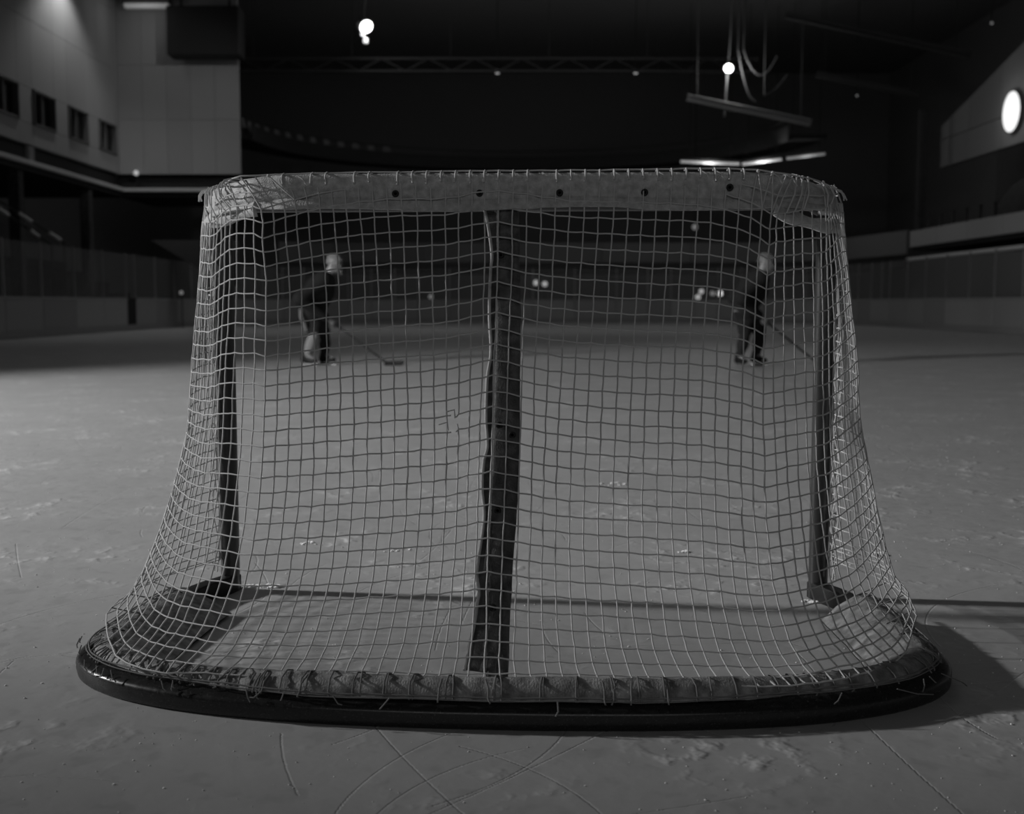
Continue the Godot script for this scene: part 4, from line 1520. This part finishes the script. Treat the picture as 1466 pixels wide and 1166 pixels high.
	# loose ends in the hole
	for q in [[Vector2i(15, 16), Vector3(-0.028, 0.018, 0.002)], [Vector2i(14, 15), Vector3(0.02, 0.016, 0.002)]]:
		var a: Vector3 = g[q[0]] + q[1]
		net.tube(PackedVector3Array([a + Vector3(-0.022, -0.006, 0), a, a + Vector3(0.002, -0.022, 0)]), 0.002, 5)
	var net_part := part("net", net, M.cord, goal, "square-meshed cord net with a small tear")
	part("net_edge", edge, M.cord_dark, net_part, "darker lower edge of the net drawn over the skirt").set_meta("kind", "stuff")
	# the roof of the net, from the crossbar to the top bar
	var roof := MB.new()
	for i in 15:
		var z := 0.03 + 0.47 * i / 14.0
		var w := 0.93 if z < 0.2 else 0.93 - 0.30 * pow((z - 0.2) / 0.3, 1.4)
		var p := PackedVector3Array()
		for k in 41:
			var x := w * (k / 20.0 - 1.0)
			p.append(Vector3(x, 1.268 - 0.012 * (1.0 - pow(x / w, 2.0)) * sin(PI * (z / 0.5)), z))
		roof.tube(p, 0.0021, 4)
	for k in 45:
		var x := -0.92 + 1.84 * k / 44.0
		var far := 0.50 if absf(x) < 0.62 else 0.50 - 0.32 * pow((absf(x) - 0.62) / 0.31, 0.8)
		var p := PackedVector3Array()
		for i in 13:
			var z := 0.0 + far * i / 12.0
			p.append(Vector3(x, 1.272 - 0.012 * sin(PI * i / 12.0), z))
		roof.tube(p, 0.0021, 4)
	part("net_roof", roof, M.cord, goal)
	# lacing along the top bar
	var lace := MB.new()
	var rope := PackedVector3Array()
	for c in range(-12, 51):
		var a: Vector3 = g[Vector2i(c, -2)]
		rope.append(a + Vector3(0, 0.004 + 0.001 * rng.randf_range(-1, 1), 0))
		var f: Vector3 = g[Vector2i(c, -1)].lerp(a, 0.45)
		var outw := Vector3(f.x, 0, f.z - 0.1).normalized() if c < 0 or c > 38 else Vector3(0, 0, 1)
		if rng.randf() < (0.92 if c > 2 and c < 36 else 0.35):
			var down := rng.randf_range(0.022, 0.032)
			lace.tube(PackedVector3Array([a - outw * 0.03 + Vector3(0, 0.003, 0), a + Vector3(0, 0.005, 0), a + outw * 0.020 + Vector3(0, -0.001, 0), a + outw * 0.027 + Vector3(0, -0.012, 0), a + outw * 0.026 + Vector3(rng.randf_range(-0.003, 0.003), -down, 0)]), 0.0027, 6)
		if rng.randf() < 0.22:
			lace.tube(PackedVector3Array([a + outw * 0.013 + Vector3(0, -0.002, 0), a + outw * 0.017 + Vector3(0.014, -0.010, 0), a + outw * 0.015 + Vector3(0.026, -0.030, 0)]), 0.0021, 5)
		if (c < 3 or c > 35) and rng.randf() < 0.35:
			var b: Vector3 = g[Vector2i(mini(c + 1, 60), 0)]
			lace.tube(PackedVector3Array([a + outw * 0.012, (a + b) * 0.5 + outw * 0.016, b + outw * 0.004]), 0.0024, 5)
			lace.ball(a + outw * 0.012, Vector3.ONE * 0.005, 6)
	lace.tube(rope, 0.0024, 6)
	part("top_lacing", lace, M.cord, goal)
	# lacing along the edge of the skirt
	var bl := MB.new()
	rope = PackedVector3Array()
	var second := PackedVector3Array()
	for i in line_.size() - 1:
		if line_[i][0].z < 0.27:
			continue
		for k in 4:
			var q: Vector3 = line_[i][0].lerp(line_[i + 1][0], k / 4.0)
			var o: Vector3 = line_[i][1]
			rope.append(q + o * (-skirt_inset(q.x) + 0.003 * fn.get_noise_2d(q.x * 500.0, q.z * 500.0)) + Vector3.UP * (0.072 + 0.004 * fn.get_noise_2d(q.x * 330.0 + 70.0, q.z * 330.0)))
			second.append(q + o * (0.004 - skirt_inset(q.x) + 0.003 * fn.get_noise_2d(q.x * 700.0, q.z * 100.0)) + Vector3.UP * (0.066 + 0.005 * fn.get_noise_2d(q.x * 250.0 + 170.0, q.z * 330.0)))
			if rng.randf() < (0.10 if q.x > -0.35 else 0.28):
				var up := Vector3.UP * skirt_height(q.x)
				q += o * (0.014 - skirt_inset(q.x))
				var sh := rng.randf_range(-0.012, 0.012)
				var tn := Vector3(-o.z, 0, o.x)
				bl.tube(PackedVector3Array([q + o * -0.044 + up * 0.102, q + o * -0.022 + up * 0.088 + tn * sh, q + o * -0.009 + up * 0.072 + tn * sh, q + o * -0.008 + Vector3.UP * 0.06 + tn * sh * 1.6]), 0.0022, 5)
			if rng.randf() < (0.02 if q.x > -0.35 else 0.10):
				var tn := Vector3(-o.z, 0, o.x) * rng.randf_range(-0.03, 0.03)
				bl.tube(PackedVector3Array([q + o * 0.003 + Vector3.UP * 0.07, q + o * 0.009 + Vector3.UP * 0.055 + tn * 0.6, q + o * 0.006 + Vector3.UP * rng.randf_range(0.04, 0.058) + tn]), 0.0016, 5)
	bl.tube(rope, 0.0022, 5)
	bl.tube(second, 0.0018, 5)
	# three long loose threads at the right end
	bl.tube(PackedVector3Array([Vector3(1.03, 0.07, 0.955), Vector3(1.07, 0.055, 0.965), Vector3(1.10, 0.03, 0.90), Vector3(1.12, 0.012, 0.87)]), 0.0014, 5)
	bl.tube(PackedVector3Array([Vector3(0.90, 0.066, 1.06), Vector3(0.95, 0.05, 1.045), Vector3(1.0, 0.034, 1.0)]), 0.0014, 5)
	bl.tube(PackedVector3Array([Vector3(0.135, 0.07, 1.196), Vector3(0.137, 0.05, 1.201), Vector3(0.131, 0.038, 1.199)]), 0.002, 5)
	part("skirt_lacing", bl, M.cord_dark, sk)

# ---------------------------------------------------------------- the skaters
func finger_chain(a: Vector3, dirs: Array, lens: Array, r: float) -> Array:
	var out := []
	var p := a
	for i in dirs.size():
		var q: Vector3 = p + dirs[i].normalized() * lens[i]
		out.append([p, q, r, r * 0.92])
		p = q
	return out

# a hand closed round the shaft that runs through h along s; back = towards the wrist
func hand_bones(h: Vector3, s: Vector3, back: Vector3, fat: float) -> Array:
	var up := s.cross(back).normalized()
	var bk := up.cross(s).normalized()
	var palm := h + bk * (0.032 + fat)
	var out := [[palm - s * 0.03, palm + s * 0.03, 0.022 + fat, 0.022 + fat], [palm, palm + bk * 0.06, 0.026 + fat, 0.028 + fat]]
	for i in 4:
		var root := palm + s * (0.036 - 0.024 * i) + up * 0.018
		var l: float = [0.9, 1.0, 0.95, 0.78][i]
		out += finger_chain(root, [up - bk * 0.9, -bk - up * 0.35, -up - bk * 0.1, bk * 0.6 - up * 0.7], [0.034 * l, 0.03 * l, 0.024 * l, 0.014 * l], 0.009 + fat * 0.35)
	out += finger_chain(palm + s * 0.038 - up * 0.012, [s * 0.5 - up - bk * 0.6, -bk - up * 0.1, up * 0.6 - bk * 0.4], [0.026, 0.028, 0.018], 0.0105 + fat * 0.35)
	return out

func make_skater(label: String, where: Vector3, turn: float, pose: Dictionary) -> Node3D:
	var o := thing("person", label, "person", where, turn, "skaters on the ice")
	var pel: Vector3 = pose.pelvis
	var che: Vector3 = pose.chest
	var nek: Vector3 = pose.neck
	var hd: Vector3 = pose.head
	var fw: Vector3 = pose.look.normalized()
	var side := fw.cross(Vector3.UP).normalized()
	var hu := side.cross(fw).normalized()
	var sh := [nek + Vector3(-0.02, -0.07, -0.19), nek + Vector3(-0.02, -0.07, 0.19)]
	var body := [[pel, che, 0.135, 0.15, Vector3(0.9, 1, 1.15)], [che, nek + Vector3(0, -0.05, 0), 0.15, 0.10], [nek, hd, 0.055, 0.06], [sh[0], sh[1], 0.07, 0.07]]
	var jersey := [[pel + Vector3(0, 0.02, 0), che, 0.19, 0.215, Vector3(1.0, 1, 1.1)], [che, nek + Vector3(-0.03, -0.07, 0), 0.21, 0.14, Vector3(1.0, 1, 1.15)], [sh[0], sh[1], 0.11, 0.11]]
	var pants := [[pel + Vector3(0, 0.06, 0), pel, 0.165, 0.185, Vector3(0.95, 1, 1.1)]]
	var sock := [[], []]
	for i in 2:
		var hip: Vector3 = pel + Vector3(0, -0.05, (-0.1 if i == 0 else 0.1))
		var kn: Vector3 = pose.knee[i]
		var an: Vector3 = pose.ankle[i]
		body.append([hip, kn, 0.085, 0.058])
		body.append([kn, an, 0.056, 0.04])
		body.append([an, an + pose.toe[i] * 0.14 + Vector3(0, -0.05, 0), 0.04, 0.034])
		pants.append([hip, hip.lerp(kn, 0.88), 0.125, 0.105])
		sock[i] = [[kn + (kn - an).normalized() * 0.02, kn.lerp(an, 0.45), 0.078, 0.076], [kn.lerp(an, 0.45), an + Vector3(0, 0.02, 0), 0.076, 0.055]]
		var el: Vector3 = pose.elbow[i]
		var ha: Vector3 = pose.hand[i]
		body.append([sh[i], el, 0.055, 0.043])
		body.append([el, ha, 0.043, 0.03])
		jersey.append([sh[i], el, 0.105, 0.092])
		jersey.append([el, el.lerp(ha, 0.72), 0.088, 0.066])
	# the head: skull, jaw, nose, brow, ears
	var head := [[hd + hu * 0.02 - fw * 0.01, hd + hu * 0.02 + fw * 0.012, 0.084, 0.08], [hd - hu * 0.05 + fw * 0.03, hd - hu * 0.085 + fw * 0.058, 0.052, 0.03], [hd + fw * 0.085 + hu * 0.012, hd + fw * 0.108 - hu * 0.022, 0.01, 0.014], [hd + fw * 0.082 + hu * 0.028 - side * 0.035, hd + fw * 0.082 + hu * 0.028 + side * 0.035, 0.011, 0.011], [hd + fw * 0.083 - hu * 0.058 - side * 0.016, hd + fw * 0.083 - hu * 0.058 + side * 0.016, 0.009, 0.009]]
	for e: float in [-1.0, 1.0]:
		head.append([hd + side * e * 0.082 + hu * 0.012, hd + side * e * 0.084 - hu * 0.028, 0.014, 0.01])
	head.append([nek, hd - hu * 0.03, 0.056, 0.052])
	var bm := flesh(body, 0.02, 0.02)
	var hm := flesh(head, 0.007, 0.008)
	var off := bm.v.size()
	bm.v.append_array(hm.v)
	bm.n.append_array(hm.n)
	for i in hm.ix:
		bm.ix.append(i + off)
	var shaft: Vector3 = pose.blade - pose.grip
	shaft = shaft.normalized()
	part("body", bm, M.skin, o)
	var eyes := MB.new()
	for e: float in [-1.0, 1.0]:
		eyes.ball(hd + fw * 0.082 + hu * 0.008 + side * e * 0.032, Vector3.ONE * 0.011, 8)
	part("eyes", eyes, M.black, o)
	part("jersey", flesh(jersey, 0.02, 0.028), M.jersey, o, "dark loose jersey")
	var band := MB.new()
	var R := []
	for k in 5:
		var y: float = pel.y - 0.075 + 0.022 * k
		var ring := PackedVector3Array()
		for j in 24:
			var a := TAU * j / 24.0
			ring.append(Vector3(pel.x + 0.178 * cos(a), y, pel.z + 0.228 * sin(a)))
		R.append(ring)
	band.rings(R, true)
	part("jersey_hem", band, M.hem, o, "pale hem band of the jersey")
	part("pants", flesh(pants, 0.02, 0.03), M.jersey, o, "dark padded hockey pants")
	# pale stripe down the near side of the pants
	var hp: Vector3 = pel + Vector3(-0.16, -0.02, 0.17)
	var kp: Vector3 = pose.knee[0] + Vector3(-0.11, 0.06, 0.05)
	var stripe := MB.new()
	stripe.tube(PackedVector3Array([hp, hp.lerp(kp, 0.35) + Vector3(-0.02, 0, 0.035), hp.lerp(kp, 0.7) + Vector3(-0.005, 0, 0.03), kp]), 0.032, 8)
	if pose.light >= 0:
		part("pants_stripe", stripe, M.hem, o, "pale stripe on the pants")
	for i in 2:
		part("sock", flesh(sock[i], 0.016, 0.02), M.sock_light if pose.light == i else M.sock, o, "pale sock" if pose.light == i else "")
		part("glove", flesh(hand_bones(pose.hand[i] + Vector3.ZERO, shaft, (pose.elbow[i] - pose.hand[i]).normalized(), 0.012), 0.007, 0.006), M.glove, o, "hockey glove closed round the stick")
		# skate: boot, holder and blade
		var an: Vector3 = pose.ankle[i]
		var t: Vector3 = pose.toe[i].normalized()
		var sole := Vector3(an.x, 0.075, an.z)
		var boot := flesh([[an + Vector3(0, 0.05, 0) - t * 0.015, sole - t * 0.05 + Vector3(0, 0.02, 0), 0.054, 0.042], [sole - t * 0.055, sole + t * 0.15, 0.038, 0.034], [an, sole + t * 0.1, 0.05, 0.036]], 0.011, 0.014)
		var sk := part("skate", boot, M.black, o)
		var bl := MB.new()
		var bs := Basis(t, Vector3.UP, t.cross(Vector3.UP))
		bl.box(Transform3D(bs, Vector3(sole.x, 0.014, sole.z) + t * 0.05), Vector3(0.28, 0.028, 0.006), 0.002)
		bl.box(Transform3D(bs, Vector3(sole.x, 0.035, sole.z) - t * 0.05), Vector3(0.06, 0.03, 0.02), 0.004)
		bl.box(Transform3D(bs, Vector3(sole.x, 0.035, sole.z) + t * 0.13), Vector3(0.06, 0.03, 0.02), 0.004)
		part("skate_blade", bl, M.steel, sk)
	# helmet: shell, brim and visor
	var he := MB.new()
	R = []
	var hb := Basis(fw, hu, side)
	for k in 11:
		var a := PI * 0.5 * k / 10.0
		var ring := PackedVector3Array()
		for j in 28:
			var b := TAU * j / 28.0
			var drop := 0.0
			if k == 0:
				drop = -0.055 * smoothstep(0.3, -0.6, cos(b))
			elif k == 1:
				drop = -0.03 * smoothstep(0.3, -0.6, cos(b))
			ring.append(hd + hu * 0.025 + hb * Vector3(cos(b) * cos(a) * 0.122 - 0.008, sin(a) * 0.1 + drop + 0.01, sin(b) * cos(a) * 0.104))
		R.append(ring)
	he.rings(R, true)
	for e in [-0.045, 0.0, 0.045]:
		var rid := PackedVector3Array()
		for k in 12:
			var a := PI * (0.12 + 0.76 * k / 11.0)
			rid.append(hd + hu * 0.037 + hb * Vector3(cos(a) * 0.124 - 0.008, sin(a) * 0.101, e))
		he.tube(rid, 0.007, 6)
	var hel := part("helmet", he, M.helmet_grey if pose.has("helmet") else M.helmet, o, "pale hockey helmet")
	var vi := MB.new()
	for k in 5:
		var y := -0.015 - 0.028 * k
		var bar := PackedVector3Array()
		for j in 13:
			var b := PI * (j / 12.0 - 0.5) * 1.05
			bar.append(hd + hb * Vector3(cos(b) * (0.128 + 0.006 * k) - 0.004, y, sin(b) * (0.104 - 0.006 * k)))
		vi.tube(bar, 0.003, 5)
	for j in 5:
		var b := PI * (j / 4.0 - 0.5) * 0.8
		var bar := PackedVector3Array()
		for k in 6:
			bar.append(hd + hb * Vector3(cos(b) * (0.127 + 0.0065 * k) - 0.004, 0.02 - 0.03 * k, sin(b) * (0.105 - 0.006 * k)))
		vi.tube(bar, 0.003, 5)
	part("face_cage", vi, M.steel, hel)
	return o

func make_stick(label: String, where: Vector3, turn: float, pose: Dictionary) -> void:
	var o := thing("hockey_stick", label, "hockey stick", where, turn)
	var a: Vector3 = pose.grip
	var b: Vector3 = pose.blade
	var s := (b - a).normalized()
	var sh := MB.new()
	var up := s.cross(Vector3(0, 0, 1)).normalized()
	var sd := s.cross(up).normalized()
	var bs := Basis(up, s, sd)
	var l := (b - a).length()
	sh.box(Transform3D(bs, (a + b) * 0.5), Vector3(0.03, l, 0.022), 0.005)
	part("shaft", sh, M.black, o)
	var knob := MB.new()
	knob.lathe([Vector2(0.008, 0.0), Vector2(0.021, 0.006), Vector2(0.021, 0.03), Vector2(0.016, 0.045)], Transform3D(Basis(sd, -s, up), a + s * 0.02), 12)
	part("butt_tape", knob, M.white, o)
	var bl := MB.new()
	var R := []
	for i in 13:
		var t := i / 12.0
		var c := b + Vector3(0.30 * t - 0.03, 0.035 - b.y + 0.012 * t * t, 0.03 * t * t)
		var h := 0.034 if t < 0.85 else 0.034 * sqrt(maxf(0.05, 1.0 - pow((t - 0.85) / 0.15, 2.0)))
		R.append(PackedVector3Array([c + Vector3(0, h, 0.006), c + Vector3(0, h, -0.006), c + Vector3(0, -h + 0.002, -0.006), c + Vector3(0, -h + 0.002, 0.006)]))
	bl.rings(R)
	part("stick_blade", bl, M.black, o, "taped dark blade")
